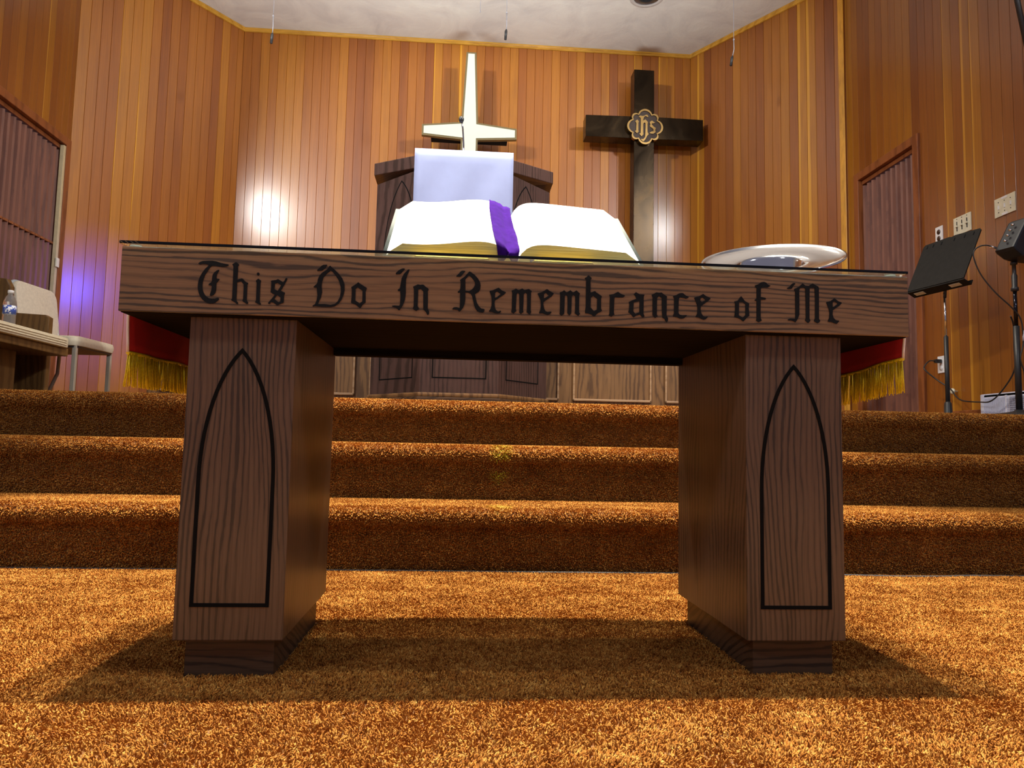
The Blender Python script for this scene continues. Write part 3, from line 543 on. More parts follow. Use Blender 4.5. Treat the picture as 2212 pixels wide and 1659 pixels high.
def arch_pts(x0, x1, z0, zs, za, n=14):
    """pointed arch outline, base z0, springing zs, apex za"""
    xc = (x0+x1)/2; out = [(x0, z0)]
    for i in range(n+1):
        t = i/n; ang = t*math.pi/2
        # blend of circular swell and straight run to the point
        out.append((x0+(xc-x0)*(0.62*(1-math.cos(ang))+0.38*t*t*1.0), zs+(za-zs)*(0.5*math.sin(ang)+0.5*t) if t < 1 else za))
    for i in range(n-1, -1, -1):
        p = out[1+i]; out.append((2*xc-p[0], p[1]))
    out.append((x1, z0)); return out
def ring_polys(outer, wd):
    """outline and an inner copy offset by wd"""
    n = len(outer); inner = []
    cx = sum(p[0] for p in outer)/n
    for i in range(n):
        a, b, c = Vector(outer[i-1]), Vector(outer[i]), Vector(outer[(i+1) % n])
        d1 = (b-a).normalized(); d2 = (c-b).normalized()
        n1 = Vector((d1.y, -d1.x)); n2 = Vector((d2.y, -d2.x)); mm = (n1+n2)
        if mm.length < 1e-6: mm = n1.copy()
        mm.normalize(); k = wd/max(0.35, mm.dot(n1)); inner.append(tuple(b+mm*k))
    return [outer, inner]
for (x0, x1) in ((-0.642, -0.444), (0.438, 0.636)):
    m = MB(); m.box(x0, x1, 0.03, 0.471, 0.0705, HT-AP-0.001, 0.0018); leg = m.build('leg', M_OAKZ, tb)
    m = MB(); m.box(x0+0.0182, x1-0.0182, 0.0482, 0.453, 0.0, 0.072, 0.001); m.build('plinth', M_PLINTH, tb)
    a = arch_pts(x0+0.0275, x1-0.0275, 0.131, 0.36, 0.612)
    fill_mesh('arch_groove', ring_polys(a, 0.0068), 0.0288, 0.032, M_GROOVE, leg)

# glass sheet
def glass_mat(name='glass'):
    n = NT(name, 0.0, 0, 0.5); n.b.inputs['Transmission Weight'].default_value = 1.0; n.b.inputs['IOR'].default_value = 1.5
    n.col((0.84, 0.95, 0.92)); return n.m
M_GLASS = glass_mat()
gz = HT+0.0030
m = MB(); m.box(-HW-0.002, HW-0.004, -0.008, 0.498, gz, gz+0.0055, 0.001)
gl = m.build('glass_table_cover', M_GLASS)
tag(gl, 'thin clear glass sheet lying over the communion table top', 'glass sheet')
GT = gz+0.0055
M_SPACER = plain('clear_spacer', (0.45, 0.55, 0.52), 0.2)
for x in (-HW+0.02, HW-0.03):
    for y in (0.012, 0.47):
        m = MB(); m.lathe([(0.0105, 0), (0.0105, gz-HT)], x, y, HT, 16)
        sp = m.build('glass_spacer', M_SPACER)
        tag(sp, 'small clear disc under the %s %s corner of the glass table cover' % ('front' if y < 0.2 else 'rear', 'left' if x < 0 else 'right'), 'spacer', 'spacers under the glass sheet')

# red parament with yellow fringe hanging at each end
M_RED = plain('red_cloth', (0.40, 0.009, 0.014), 0.85, var=0.2, vs=14, bump=0.1)
M_WLIN = plain('white_piping', (0.80, 0.78, 0.80), 0.8)
M_GOLD = plain('yellow_fringe', (0.92, 0.70, 0.015), 0.5, var=0.25, vs=260)
def parament(side, y0, y1, zb0, zb1, zf):
    x = side*(HW+0.008)
    nm = 'left' if side < 0 else 'right'
    t = thing('altar_cloth', 'red cloth with yellow fringe hanging over the %s end of the communion table' % nm, 'cloth', (0, 0, 0), 0, 'red fringed cloths on the table ends')
    ny = 16
    def P(i, j, off):
        y = y0+(y1-y0)*i/ny; zt = HT+0.001
        zb = zb0+(zb1-zb0)*i/ny
        z = zt+(zb-zt)*j/10
        wv = 0.004*math.sin(i*0.9+j*0.25)*(j/10.0)
        return Vector((x+side*(wv+off), y+0.004*math.sin(j*0.8), z))
    m = MB(); m.slab([[P(i, j, 0.0012) for j in range(11)] for i in range(ny+1)], [[P(i, j, -0.0012) for j in range(11)] for i in range(ny+1)])
    m.box(min(x, x-side*0.16), max(x, x-side*0.16)+0.0, y0, y1, HT+0.0003, HT+0.0022)
    m.build('cloth_panel', M_RED, t)
    m = MB(); m.tube([P(0, j, 0)+Vector((0, -0.0025, 0)) for j in range(11)], 0.0026, 8); m.build('white_edging', M_WLIN, t)
    m = MB(); rnd = random.Random(5 if side < 0 else 6)
    m.tube([P(i, 10, 0)+Vector((0, -0.002 if i == 0 else 0, -0.001)) for i in range(ny+1)], 0.0038, 8)
    n = 260
    for k in range(n):
        f = k/(n-1)*ny; i = min(int(f), ny-1); fr = f-i
        b = P(i, 10, 0).lerp(P(i+1, 10, 0), fr)
        L = zf*(0.93+0.1*rnd.random()); dx = rnd.uniform(-0.006, 0.006); dy = rnd.uniform(-0.004, 0.004)
        b = b+Vector((rnd.uniform(-0.003, 0.003), 0, 0))
        m.tube([b, b+Vector((dx*0.4, dy*0.4+rnd.uniform(-.001, .001), -L*0.5)), b+Vector((dx, dy, -L))], 0.0013, 5, True, [1, 1, 0.8])
    m.build('fringe', M_GOLD, t)
parament(-1, 0.072, 0.45, 0.603, 0.610, 0.066)
parament(1, 0.036, 0.45, 0.632, 0.606, 0.070)

# ------------------------------------------------------------------ bible on a stand
FR = Vector((-0.012, 0.25, 0.872)); vdir = Vector((0, 0.33, 0.232)).normalized(); ndir = Vector((0, -vdir.z, vdir.y))
BL = 0.33
def bk(u, v, n, cx=FR): return cx+Vector((u, 0, 0))+vdir*v+ndir*n
st = thing('bible_stand', 'gold coloured metal book stand under the open bible on the table', 'book stand', (0, 0, 0))
M_BRASS = plain('brass', (0.78, 0.62, 0.16), 0.22, 1.0, var=0.04)
m = MB(); m.slab([[bk(u, v, -0.026) for u in (-0.20, 0, 0.20)] for v in (-0.03, 0.28)], [[bk(u, v, -0.030) for u in (-0.20, 0, 0.20)] for v in (-0.03, 0.28)])
m.build('back_plate', M_BRASS, st)
for u0, u1 in ((-0.235, -0.050), (0.030, 0.185)):
    pts = [(u0, -0.038), (u1, -0.038), (u1, 0.0), (u1-0.012, 0.012), (u0+0.012, 0.012), (u0, 0.0)]
    m = MB(); m.prism(pts, -0.034, -0.030, 'xy', 0.001, lambda v: bk(v.x, v.z+0.0, v.y-0.006)); m.build('page_rest', M_BRASS, st)
for u in (-0.15, 0.15):
    m = MB()
    m.tube([bk(u, -0.02, -0.030), bk(u, -0.03, -0.034), Vector((u, 0.225, GT+0.008))], 0.005, 8)
    m.tube([bk(u, 0.26, -0.032), Vector((u, 0.45, GT+0.006))], 0.005, 8)
    m.tube([Vector((u, 0.222, GT+0.005)), Vector((u, 0.455, GT+0.005))], 0.005, 8)
    m.build('stand_leg', M_BRASS, st)
bi = thing('open_bible', 'very large open bible with bright white pages and gilt edges on the table', 'book', (0, 0, 0))
M_COVER = plain('bible_cover', (0.10, 0.12, 0.11), 0.45, var=0.15)
M_PAGE = plain('page_paper', (0.88, 0.88, 0.87), 0.8, var=0.02)
def gilt():
    n = NT('gilt_page_edge', 0.5, 0.0, 0.5); x, y, z = n.sep(n.obj())
    s = n.noise(n.comb(n.math('MULTIPLY', x, 6.0), n.math('MULTIPLY', y, 60.0), n.math('MULTIPLY', z, 420.0)), 1.0, 3.0, 0.7)
    n.col(n.ramp(s, [(0.3, (0.55, 0.47, 0.26)), (0.5, (0.92, 0.76, 0.26)), (0.7, (1.0, 0.92, 0.50))])); return n.m
M_GILT = gilt()
m = MB()
for s in (-1, 1):
    us = [s*(0.008+0.292*i/8) for i in range(9)]
    f = lambda u, v, k: bk(u, v, -0.020+0.012*abs(u)/0.3+k)
    m.slab([[f(u, v, 0.0) for u in us] for v in (-0.008, BL+0.008)], [[f(u, v, -0.005) for u in us] for v in (-0.008, BL+0.008)])
m.slab([[bk(u, v, -0.020) for u in (-0.010, 0, 0.010)] for v in (-0.008, BL+0.008)], [[bk(u, v, -0.0255) for u in (-0.010, 0, 0.010)] for v in (-0.008, BL+0.008)])
m.build('cover', M_COVER, bi)
def page_h(s, t):
    """height of the open pages above the cover; t 0 at the gutter, 1 at the fore edge"""
    a = abs(t)
    if s < 0: pk = 0.040 if a < 0.85 else 0.040
    h = 0.052*(1-math.exp(-a*14)) if s > 0 else 0.050*(1-math.exp(-a*11))
    h -= (0.012 if s < 0 else 0.016)*a
    if s < 0: h += 0.004*math.sin(a*6.0)
    return h
for s in (-1, 1):
    NU = 22; topv, botv = [], []
    for v in [BL*i/10 for i in range(11)]:
        tr, br = [], []
        for i in range(NU+1):
            t = i/NU; hh = page_h(s, t)
            ut = s*(0.003+0.252*t); ub = s*(0.006+0.285*t)
            tr.append(bk(ut, v, -0.020+hh)); br.append(bk(ub, v, -0.0195+0.012*t))
        topv.append(tr); botv.append(br)
    m = MB(); m.slab(topv, botv); o = m.build('page_block', M_GILT, bi); o.data.set_sharp_from_angle(angle=R(40))
    o.data.materials.append(M_PAGE)
    for p in o.data.polygons:
        if abs(p.normal.dot(vdir)) < 0.6 and p.normal.dot(ndir) > -0.2:
            p.material_index = 1
M_NAVY = plain('navy_ribbon', (0.03, 0.035, 0.16), 0.6)
m = MB(); m.slab([[bk(u, -0.013, n) for u in (0.034, 0.052)] for n in (0.0, -0.03)], [[bk(u, -0.0145, n) for u in (0.034, 0.052)] for n in (0.0, -0.03)])
m.build('ribbon_bookmark', M_NAVY, bi)

# purple stole across the gutter
M_PURP = plain('purple_velvet', (0.034, 0.006, 0.135), 1.0, 0, 0.05, var=0.18, vs=40, bump=0.15)
rows = [(1.03, -0.052, 0.004), (0.95, -0.053, 0.003), (0.80, -0.054, 0.003), (0.62, -0.053, 0.003), (0.50, -0.052, 0.006), (0.40, -0.051, 0.008), (0.28, -0.050, 0.010), (0.16, -0.048, 0.010), (0.06, -0.046, 0.010), (0.0, -0.044, 0.010)]
def pt(u, vv):
    s = -1 if u < 0 else 1; t = min(1, abs(u)/0.255)
    return -0.020+max(page_h(s, t), 0.026 if abs(u) < 0.02 else 0)
topv, botv = [], []
for vf, ul, ur in rows:
    rr = []
    for i in range(13):
        u = ul+(ur-ul)*i/12
        nn = pt(u, vf)+0.0035+0.0022*math.sin(vf*22+i*0.55)+0.001*math.sin(i*1.7+vf*9)
        rr.append((u, vf*BL, nn))
    topv.append(rr)
# the two hanging points over the lower page edge
last = topv[-1]
for k, dn in enumerate((0.012, 0.026, 0.040)):
    rr = []
    for i in range(13):
        u, v, nn = last[i]
        c = abs(i-7.0)/6.0; L = dn*min(1.0, max(0.12, c*1.15))
        rr.append((u+(0.006*dn/0.04)*(1 if i < 7 else -1), -0.006-0.003*math.sin(i*0.9), nn-L))
    topv.append(rr)
T = [[bk(*q) for q in r] for r in topv]; B = [[bk(q[0], q[1]-(0.002 if i >= len(rows) else 0), q[2]-0.0018) for q in r] for i, r in enumerate(topv)]
# hanging part: give thickness along v instead
for i in range(len(rows), len(topv)):
    B[i] = [bk(q[0], q[1]+0.002, q[2]) for q in topv[i]]
m = MB(); m.slab(T, B); ob = m.build('purple_stole', M_PURP)
tag(ob, 'purple velvet stole laid down the middle of the open bible', 'stole')

# ------------------------------------------------------------------ offering plate
pl = thing('offering_plate', 'wide rimmed polished silver offering plate tilted up on the right of the table', 'plate', (0.595, 0.255, GT+0.0455))
MP = Matrix.Scale(0.945, 4) @ Matrix.Rotation(R(-11), 4, 'Y') @ Matrix.Rotation(R(24), 4, 'X')
m = MB()
pf = [(0.0, 0.0), (0.070, 0.0), (0.0745, 0.003), (0.077, 0.026), (0.080, 0.030), (0.090, 0.0325), (0.115, 0.0335), (0.140, 0.0355), (0.158, 0.039), (0.165, 0.0405),
      (0.1685, 0.042), (0.170, 0.0445), (0.1685, 0.0468), (0.165, 0.0468), (0.161, 0.0440), (0.155, 0.0415), (0.140, 0.0383), (0.115, 0.0362), (0.090, 0.0350), (0.0785, 0.0325), (0.075, 0.0275), (0.0722, 0.006), (0.068, 0.0030), (0.0, 0.0028)]
m.lathe(pf, 0, 0, 0, 96, 'z', MP); m.build('plate_dish', M_CHROME, pl)
bk_ = [MP @ Vector((x, 0.060, -0.0025)) for x in (-0.04, 0.04)]
m = MB(); m.tube([bk_[0], bk_[1]], 0.0022, 8); m.tube([bk_[0], (bk_[0].x, bk_[0].y+0.015, -0.0425)], 0.0022, 8); m.tube([bk_[1], (bk_[1].x, bk_[1].y+0.015, -0.0425)], 0.0022, 8)
m.build('wire_rest', M_CHROME, pl)

# ------------------------------------------------------------------ pulpit
pu = thing('pulpit', 'dark oak pulpit with five sided front and pointed arch grooves', 'pulpit', (-0.133, 2.2, SZ))
def pent(k, y1=0.62):
    return [(-0.470-k, 0.29-k*0.4), (-0.195-k*0.45, 0-k), (0.195+k*0.45, 0-k), (0.470+k, 0.29-k*0.4), (0.470+k, y1), (-0.470-k, y1)]
m = MB(); m.prism(pent(0), 0.05, 1.21, 'xy', 0.001); bd = m.build('pulpit_body', M_PULP, pu)
m = MB(); m.prism(pent(0.020), 0.0, 0.045, 'xy', 0.003); m.build('base_moulding', M_PLINTH, pu)
m = MB(); m.prism(pent(0.012), 0.045, 0.068, 'xy', 0.008); m.build('base_cap', M_RAIL, pu, 'lighter bevelled strip on the base')
def capz(v):
    lift = 0.055*max(0, min(1, v.y/0.29))
    return Vector((v.x, v.y, v.z+lift))
m = MB(); m.prism(pent(0.018), 1.205, 1.272, 'xy', 0.004, capz); m.build('pulpit_top', M_PULP, pu)
def facet_groove(a, b, x0, x1, zb, zs, za):
    """arch groove ring laid on the facet a->b (plan), x0..x1 measured along it"""
    a, b = Vector((*a, 0)), Vector((*b, 0)); d = (b-a).normalized()
    o = fill_mesh('arch_groove', ring_polys(arch_pts(x0, x1, zb, zs, za), 0.006), -0.001, 0.002, M_GROOVE, bd)
    ang = math.atan2(d.y, d.x)
    for v in o.data.vertices: v.co = Matrix.Translation(a) @ Matrix.Rotation(ang, 4, 'Z') @ v.co
P5 = pent(0); Lf = math.dist(P5[0], P5[1])
facet_groove(P5[0], P5[1], 0.075, Lf-0.055, 0.14, 0.78, 1.185)
facet_groove(P5[1], P5[2], 0.060, 0.33, 0.14, 0.70, 1.12)
facet_groove(P5[2], P5[3], 0.055, Lf-0.075, 0.14, 0.78, 1.185)

# white cloth over the pulpit front
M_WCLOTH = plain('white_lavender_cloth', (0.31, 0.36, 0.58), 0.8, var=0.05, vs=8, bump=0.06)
m = MB(); T, B = [], []
for j in range(15):
    for_t = j/14
    r, r2 = [], []
    for i in range(21):
        x = -0.384+0.496*i/20
        ripple = 0.003*math.sin(i*0.7+j*0.5)
        if j < 5:    # on the reading desk
            y = 2.42-0.245*(j/4.0); z = SZ+1.277+0.055*max(0, min(1, (y-2.2)/0.29))
            if j == 4: y, z = 2.168, SZ+1.292
        else:
            y = 2.160+ripple; z = SZ+1.285-(j-4)*0.034
        r.append(Vector((x, y, z))); r2.append(Vector((x, y+(0.002 if j >= 4 else 0), z-(0.002 if j < 4 else 0.0015))))
    T.append(r); B.append(r2)
m.slab(T, B); ob = m.build('pulpit_cloth', M_WCLOTH)
tag(ob, 'plain white cloth draped over the front of the dark pulpit', 'cloth')

# gooseneck microphone
gm = thing('gooseneck_microphone', 'thin silver gooseneck microphone with black foam tip rising above the pulpit', 'microphone', (-0.144, 2.30, SZ+1.31))
m = MB(); m.tube([(0.004, 0, 0), (0.002, -0.01, 0.07), (-0.004, -0.03, 0.14), (-0.012, -0.05, 0.175)], 0.0042, 10); m.build('gooseneck', M_CHROME, gm)
m = MB(); m.lathe([(0.0, -0.016), (0.009, -0.014), (0.0135, -0.004), (0.0135, 0.006), (0.009, 0.014), (0.0, 0.016)], -0.013, -0.055, 0.178, 20); m.build('foam_windscreen', M_BLKPL, gm)
m = MB(); m.lathe([(0.02, -0.012), (0.02, 0.002), (0.008, 0.008)], 0.004, 0, 0, 20); m.build('mounting_flange', M_BLKPL, gm)

# ------------------------------------------------------------------ choir rail
ra = thing('choir_rail', 'long low oak panelled rail behind the pulpit', 'rail', (0, 3.10, SZ))
m = MB(); m.box(-2.0, 1.9, 0.0, 0.06, 0, 0.84, 0.002); m.build('rail_body', M_RAIL, ra)
m = MB(); m.box(-2.03, 1.93, -0.02, 0.09, 0.84, 0.87, 0.004); m.build('rail_cap', M_RAIL, ra)
M_RAILB = oak('rail_bead_wood', 'x', (0.42, 0.27, 0.15), (0.32, 0.19, 0.10), 0.2, 20, 2)
for x0, x1 in ((-1.93, -1.44), (-1.35, -0.77), (-0.68, -0.20), (-0.12, 0.49), (0.578, 1.078), (1.166, 1.80)):
    p = None
    m = MB(); m.box(x0+0.012, x1-0.012, -0.006, 0.004, 0.115, 0.77, 0.002); p = m.build('rail_panel', M_RAIL, ra)
    m = MB()
    for (a, b, c, d_) in ((x0, x1, 0.100, 0.115), (x0, x1, 0.77, 0.785), (x0, x0+0.012, 0.1, 0.785), (x1-0.012, x1, 0.1, 0.785)):
        m.box(a, b, -0.014, 0.002, c, d_, 0.004)
    m.build('panel_beading', M_RAILB, p)

# ------------------------------------------------------------------ crosses
wc = thing('wall_cross', 'tall white star shaped cross with gold edge on the plank wall', 'cross', (-0.099, 5.2, 3.36))
def cross_pts(g):
    P = [(0.0475, 0.781), (0.079, 0.092), (0.445, 0.052), (0.445, -0.052), (0.079, -0.078), (0.079, -0.16), (0.060, -1.20)]
    P = [(x-(g if abs(x) > 0.3 else g), z) for x, z in P]
    pts = [(P[0][0], P[0][1]-g), (P[1][0], P[1][1]-g), (P[2][0], P[2][1]-g), (P[3][0], P[3][1]+g), (P[4][0], P[4][1]+g), (P[5][0], P[5][1]), (P[6][0], P[6][1]+g)]
    return pts+[(-x, z) for x, z in pts[::-1]]
M_CREDGE = plain('gold_cross_edge', (0.20, 0.155, 0.07), 0.35, 0.3, var=0.05)
M_CRWHITE = plain('white_cross_face', (0.66, 0.71, 0.60), 0.6, var=0.02)
m = MB(); m.prism(cross_pts(0.0), 0.0, 0.045, 'xz', 0.002); m.build('cross_edge', M_CREDGE, wc, 'gold edge')
m = MB(); m.prism(cross_pts(0.017), -0.004, 0.004, 'xz', 0.001); m.build('cross_face', M_CRWHITE, wc, 'white face')
m = MB(); m.box(-0.36, 0.36, 0.045, 0.13, -0.065, 0.0, 0.002); m.box(-0.05, 0.05, 0.045, 0.30, -1.1, 0.3, 0.002); m.build('backing_block', M_BLACK, wc)

bc = thing('bronze_cross', 'dark bronze cross with round IHS emblem mounted on the plank wall near the right corner', 'cross', (1.581, 5.25, 0.0))
def bronze():
    n = NT('dark_bronze', 0.22, 0.85, 0.5); o = n.obj(); f = n.noise(o, 3.0, 3.0, 0.6, 0.8)
    n.col(n.ramp(f, [(0.3, (0.016, 0.010, 0.005)), (0.6, (0.030, 0.018, 0.008)), (0.85, (0.075, 0.042, 0.014))]))
    n.l(n.ramp(f, [(0.3, (0.18,)*3), (0.7, (0.34,)*3)]), n.b.inputs['Roughness']); return n.m
M_BRONZE = bronze()
KB = 1.0476
zk = lambda z: 0.44+(z+SZ-0.44)*KB
m = MB(); m.prism([(x*KB, zk(z)) for x, z in [(-0.094, 0.90), (0.094, 0.90), (0.094, 2.650), (0.556, 2.658), (0.556, 2.858), (0.094, 2.862), (0.094, 3.308), (-0.094, 3.308), (-0.094, 2.857), (-0.543, 2.848), (-0.543, 2.648), (-0.094, 2.650)]], 0.0, 0.150, 'xz', 0.003)
m.build('cross_body', M_BRONZE, bc)
m = MB(); m.box(-0.07, 0.07, 0.148, 0.248, 1.8, 3.5); m.build('mounting_block', M_BLACK, bc)
circ = []
for k in range(4):
    a = k*math.pi/2; circ.append((0.092*math.cos(a), 0.092*math.sin(a), 0.060)); a += math.pi/4
    circ.append((0.112*math.cos(a), 0.112*math.sin(a), 0.034))
def lobes(scale, n=160):
    out = []
    for i in range(n):
        th = 2*math.pi*i/n; dx, dz = math.cos(th), math.sin(th); best = 0.07
        for cx, cz, r in circ:
            bq = dx*cx+dz*cz; disc = bq*bq-(cx*cx+cz*cz-r*r)
            if disc > 0: best = max(best, bq+math.sqrt(disc))
        # lobes touch the field between them
        out.append((dx*best*scale, dz*best*scale))
    return out
M_MEDF = plain('emblem_field', (0.055, 0.038, 0.030), 0.6, 0.5, var=0.35, vs=160, bump=0.4)
M_MEDG = plain('emblem_gold', (0.42, 0.27, 0.10), 0.28, 1.0, var=0.1)
MZ = 3.367-SZ
cz = lambda P: [(x*KB, zk(z+MZ)) for x, z in P]
m = MB(); m.prism(cz(lobes(1.08)), -0.030, 0.0, 'xz', 0.003); em = m.build('emblem_disc', M_MEDF, bc)
fill_mesh('emblem_rim', [cz(lobes(1.10)), cz(lobes(0.985))], -0.042, -0.004, M_MEDG, em)
IHS = {'i': [[14295,34317],[14443,34151],[14396,33975],[14400,33280],[14449,33196],[14274,32999],[14089,33191],[14201,33298],[14211,33964],[14111,34147]],
'h': [[14407,34483],[14492,34647],[14605,34711],[14748,34661],[14919,34700],[15089,34796],[15231,34804],[15289,34721],[15332,34621],[15233,34587],[15090,34680],[14919,34584],[14863,34406],[14836,34231],[15063,34360],[15292,34111],[15250,33906],[15254,33182],[15368,32986],[15213,32804],[15100,32538],[14903,32282],[14789,32305],[14646,32427],[14689,32487],[14873,32482],[15014,32678],[15055,32969],[15065,33983],[14979,34065],[14851,33942],[14856,33074],[14885,32960],[14702,32733],[14501,32968],[14615,33061],[14625,33813],[14607,34479],[14492,34560]],
's': [[15661,34291],[15805,34169],[15962,34134],[15805,34024],[15663,34016],[15635,33927],[15806,33734],[16035,33587],[15979,33424],[15979,33308],[16036,33210],[15809,33039],[15638,33044],[15439,33076],[15609,33230],[15808,33285],[15808,33444],[15750,33528],[15550,33662],[15450,33743],[15521,33892],[15448,34120]]}
for k, P in IHS.items():
    fill_mesh('emblem_letter', [[((a/1e4-1.503)*KB, zk(b/1e4-SZ)) for a, b in P]], -0.040, -0.028, M_MEDG, em)

# ------------------------------------------------------------------ stacking chair and pew on the left
M_VINYL = plain('beige_vinyl', (0.58, 0.52, 0.38), 0.6, var=0.1, vs=60, bump=0.1)
M_VEDGE = plain('grey_vinyl_side', (0.33, 0.37, 0.38), 0.5)
M_TUBE = plain('beige_metal_tube', (0.42, 0.40, 0.34), 0.35, 0.2, var=0.05)
ch = thing('stacking_chair', 'beige padded metal chair against the left folding door', 'chair', (-2.575, 3.65, SZ), R(-4))
def rpoly(x0, x1, y0, y1, r, n=6, rs=None):
    rs = rs or (r, r, r, r); out = []
    for (cx, cy, sx, sy, a0, rr) in ((x1, y0, -1, 1, -90, rs[0]), (x1, y1, -1, -1, 0, rs[1]), (x0, y1, 1, -1, 90, rs[2]), (x0, y0, 1, 1, 180, rs[3])):
        for i in range(n+1):
            a = R(a0+90*i/n); out.append((cx+sx*rr+rr*math.cos(a), cy+sy*rr+rr*math.sin(a)))
    return out
m = MB(); m.prism(rpoly(-0.40, 0.02, -0.24, 0.23, 0.07), 0.392, 0.462, 'xy', 0.028); smooth(m.build('seat', M_VINYL, ch))
m = MB(); m.prism(rpoly(-0.38, 0.0, -0.22, 0.21, 0.03), 0.385, 0.404, 'xy'); m.build('seat_frame', M_BLKPL, ch)
m = MB(); m.prism(rpoly(-0.22, 0.21, 0.50, 0.825, 0.07), -0.020, 0.016, 'yz', 0.014, lambda v: Vector((-0.385+v.x-(v.z-0.45)*0.15, v.y, v.z))); smooth(m.build('backrest', M_VINYL, ch))
m = MB(); m.prism(rpoly(-0.227, 0.217, 0.493, 0.832, 0.075), -0.034, -0.018, 'yz', 0.004, lambda v: Vector((-0.385+v.x-(v.z-0.45)*0.15, v.y, v.z))); m.build('backrest_shell', M_VEDGE, ch)
for y in (-0.205, 0.195):
    m = MB(); m.box(-0.030, -0.004, y-0.012, y+0.012, 0.0, 0.40, 0.003); m.build('leg', M_TUBE, ch)
    m = MB(); m.tube([(-0.46, y, 0.0), (-0.43, y, 0.10), (-0.37, y, 0.25), (-0.365, y, 0.40), (-0.385, y, 0.50), (-0.415, y, 0.66)], 0.012, 10); m.build('leg', M_TUBE, ch)
pw = thing('pew', 'oak pew with a ribbed beige seat cushion at the far left', 'pew', (-2.42, 3.08, SZ))
m = MB()
cush = [(-0.42, 0.33), (-0.02, 0.33), (0.0, 0.337), (0.004, 0.345), (0.001, 0.352), (0.0045, 0.358), (0.001, 0.364), (0.003, 0.372), (-0.012, 0.385), (-0.03, 0.388), (-0.42, 0.388)]
m.prism(rpoly(-0.42, 0.0, -1.7, 0.0, 0.02, 6, (0.02, 0.10, 0.02, 0.02)), 0.330, 0.388, 'xy', 0.010); smooth(m.build('seat_cushion', M_VINYL, pw))
m = MB()
for z in (0.345, 0.358, 0.371): m.tube([(0.0015, -1.69, z), (0.0015, -0.10, z), (-0.028, -0.030, z), (-0.10, 0.0015, z)], 0.0032, 8)
m.build('cushion_piping', plain('cushion_piping', (0.64, 0.58, 0.44), 0.5), pw)
m = MB(); m.box(-0.43, -0.025, -1.7, -0.02, 0.285, 0.330, 0.004); m.build('seat_board', M_PEW, pw)
m = MB(); m.box(-0.40, -0.20, -1.68, -0.22, 0.0, 0.285, 0.002); m.build('seat_base', M_PEW, pw)
prof_e = [(-0.56, 0.0), (-0.16, 0.0), (-0.16, 0.52), (-0.185, 0.535), (-0.36, 0.542), (-0.385, 0.555), (-0.395, 0.60), (-0.395, 0.70), (-0.42, 0.745), (-0.56, 0.765)]
m = MB(); m.prism(prof_e, 0.005, 0.05, 'xz', 0.006, lambda v: v); m.build('end_panel', M_PEW, pw)
m = MB(); m.box(-0.50, -0.45, -1.68, 0.004, 0.36, 0.74, 0.008); m.build('backrest', M_PEW, pw)
# water bottle on the pew
bt = thing('water_bottle', 'clear plastic water bottle with white cap and blue label on the pew', 'bottle', (-2.53, 2.62, SZ+0.3885))
def bmat():
    n = NT('clear_plastic', 0.05, 0, 0.5); n.b.inputs['Transmission Weight'].default_value = 0.9; n.b.inputs['IOR'].default_value = 1.3
    n.col((0.86, 0.9, 0.95)); return n.m
m = MB(); pf = [(0.028, 0.0), (0.031, 0.004)]
for k in range(7): pf += [(0.0315, 0.012+k*0.007), (0.0295, 0.0155+k*0.007)]
pf += [(0.0305, 0.066), (0.0305, 0.115), (0.0315, 0.12), (0.030, 0.135), (0.022, 0.158), (0.0125, 0.172), (0.0125, 0.180)]
m.lathe(pf, n=28); m.build('bottle_body', bmat(), bt)
m = MB(); m.lathe([(0.0145, 0.180), (0.0145, 0.194), (0.013, 0.196)], n=24); m.build('bottle_cap', M_WHITEPL, bt)
def labm():
    n = NT('bottle_label', 0.4); x, y, z = n.sep(n.obj()); f = n.noise(n.obj(), 55.0, 2.0, 0.5)
    n.col(n.ramp(f, [(0.0, (0.03, 0.07, 0.35)), (0.52, (0.05, 0.10, 0.42)), (0.56, (0.75, 0.8, 0.88))])); return n.m
m = MB(); m.lathe([(0.0312, 0.068), (0.0312, 0.113)], n=28); m.build('bottle_label', labm(), bt)
ob = MB().box(-2.52, -2.47, 3.24, 3.34, SZ+0.001, SZ+0.028, 0.002).build('white_box', plain('box_white_card', (0.80, 0.74, 0.76), 0.7))
tag(ob, 'flat white cardboard box on the carpet beside the pew end', 'box')
ob = MB().box(-2.545, -2.522, 3.26, 3.31, SZ+0.001, SZ+0.062, 0.002).build('paper_cup', plain('box_white_card_small', (0.80, 0.74, 0.76), 0.7)); ob.name = 'white_carton'
tag(ob, 'small upright white carton behind the flat white box by the pew', 'carton')

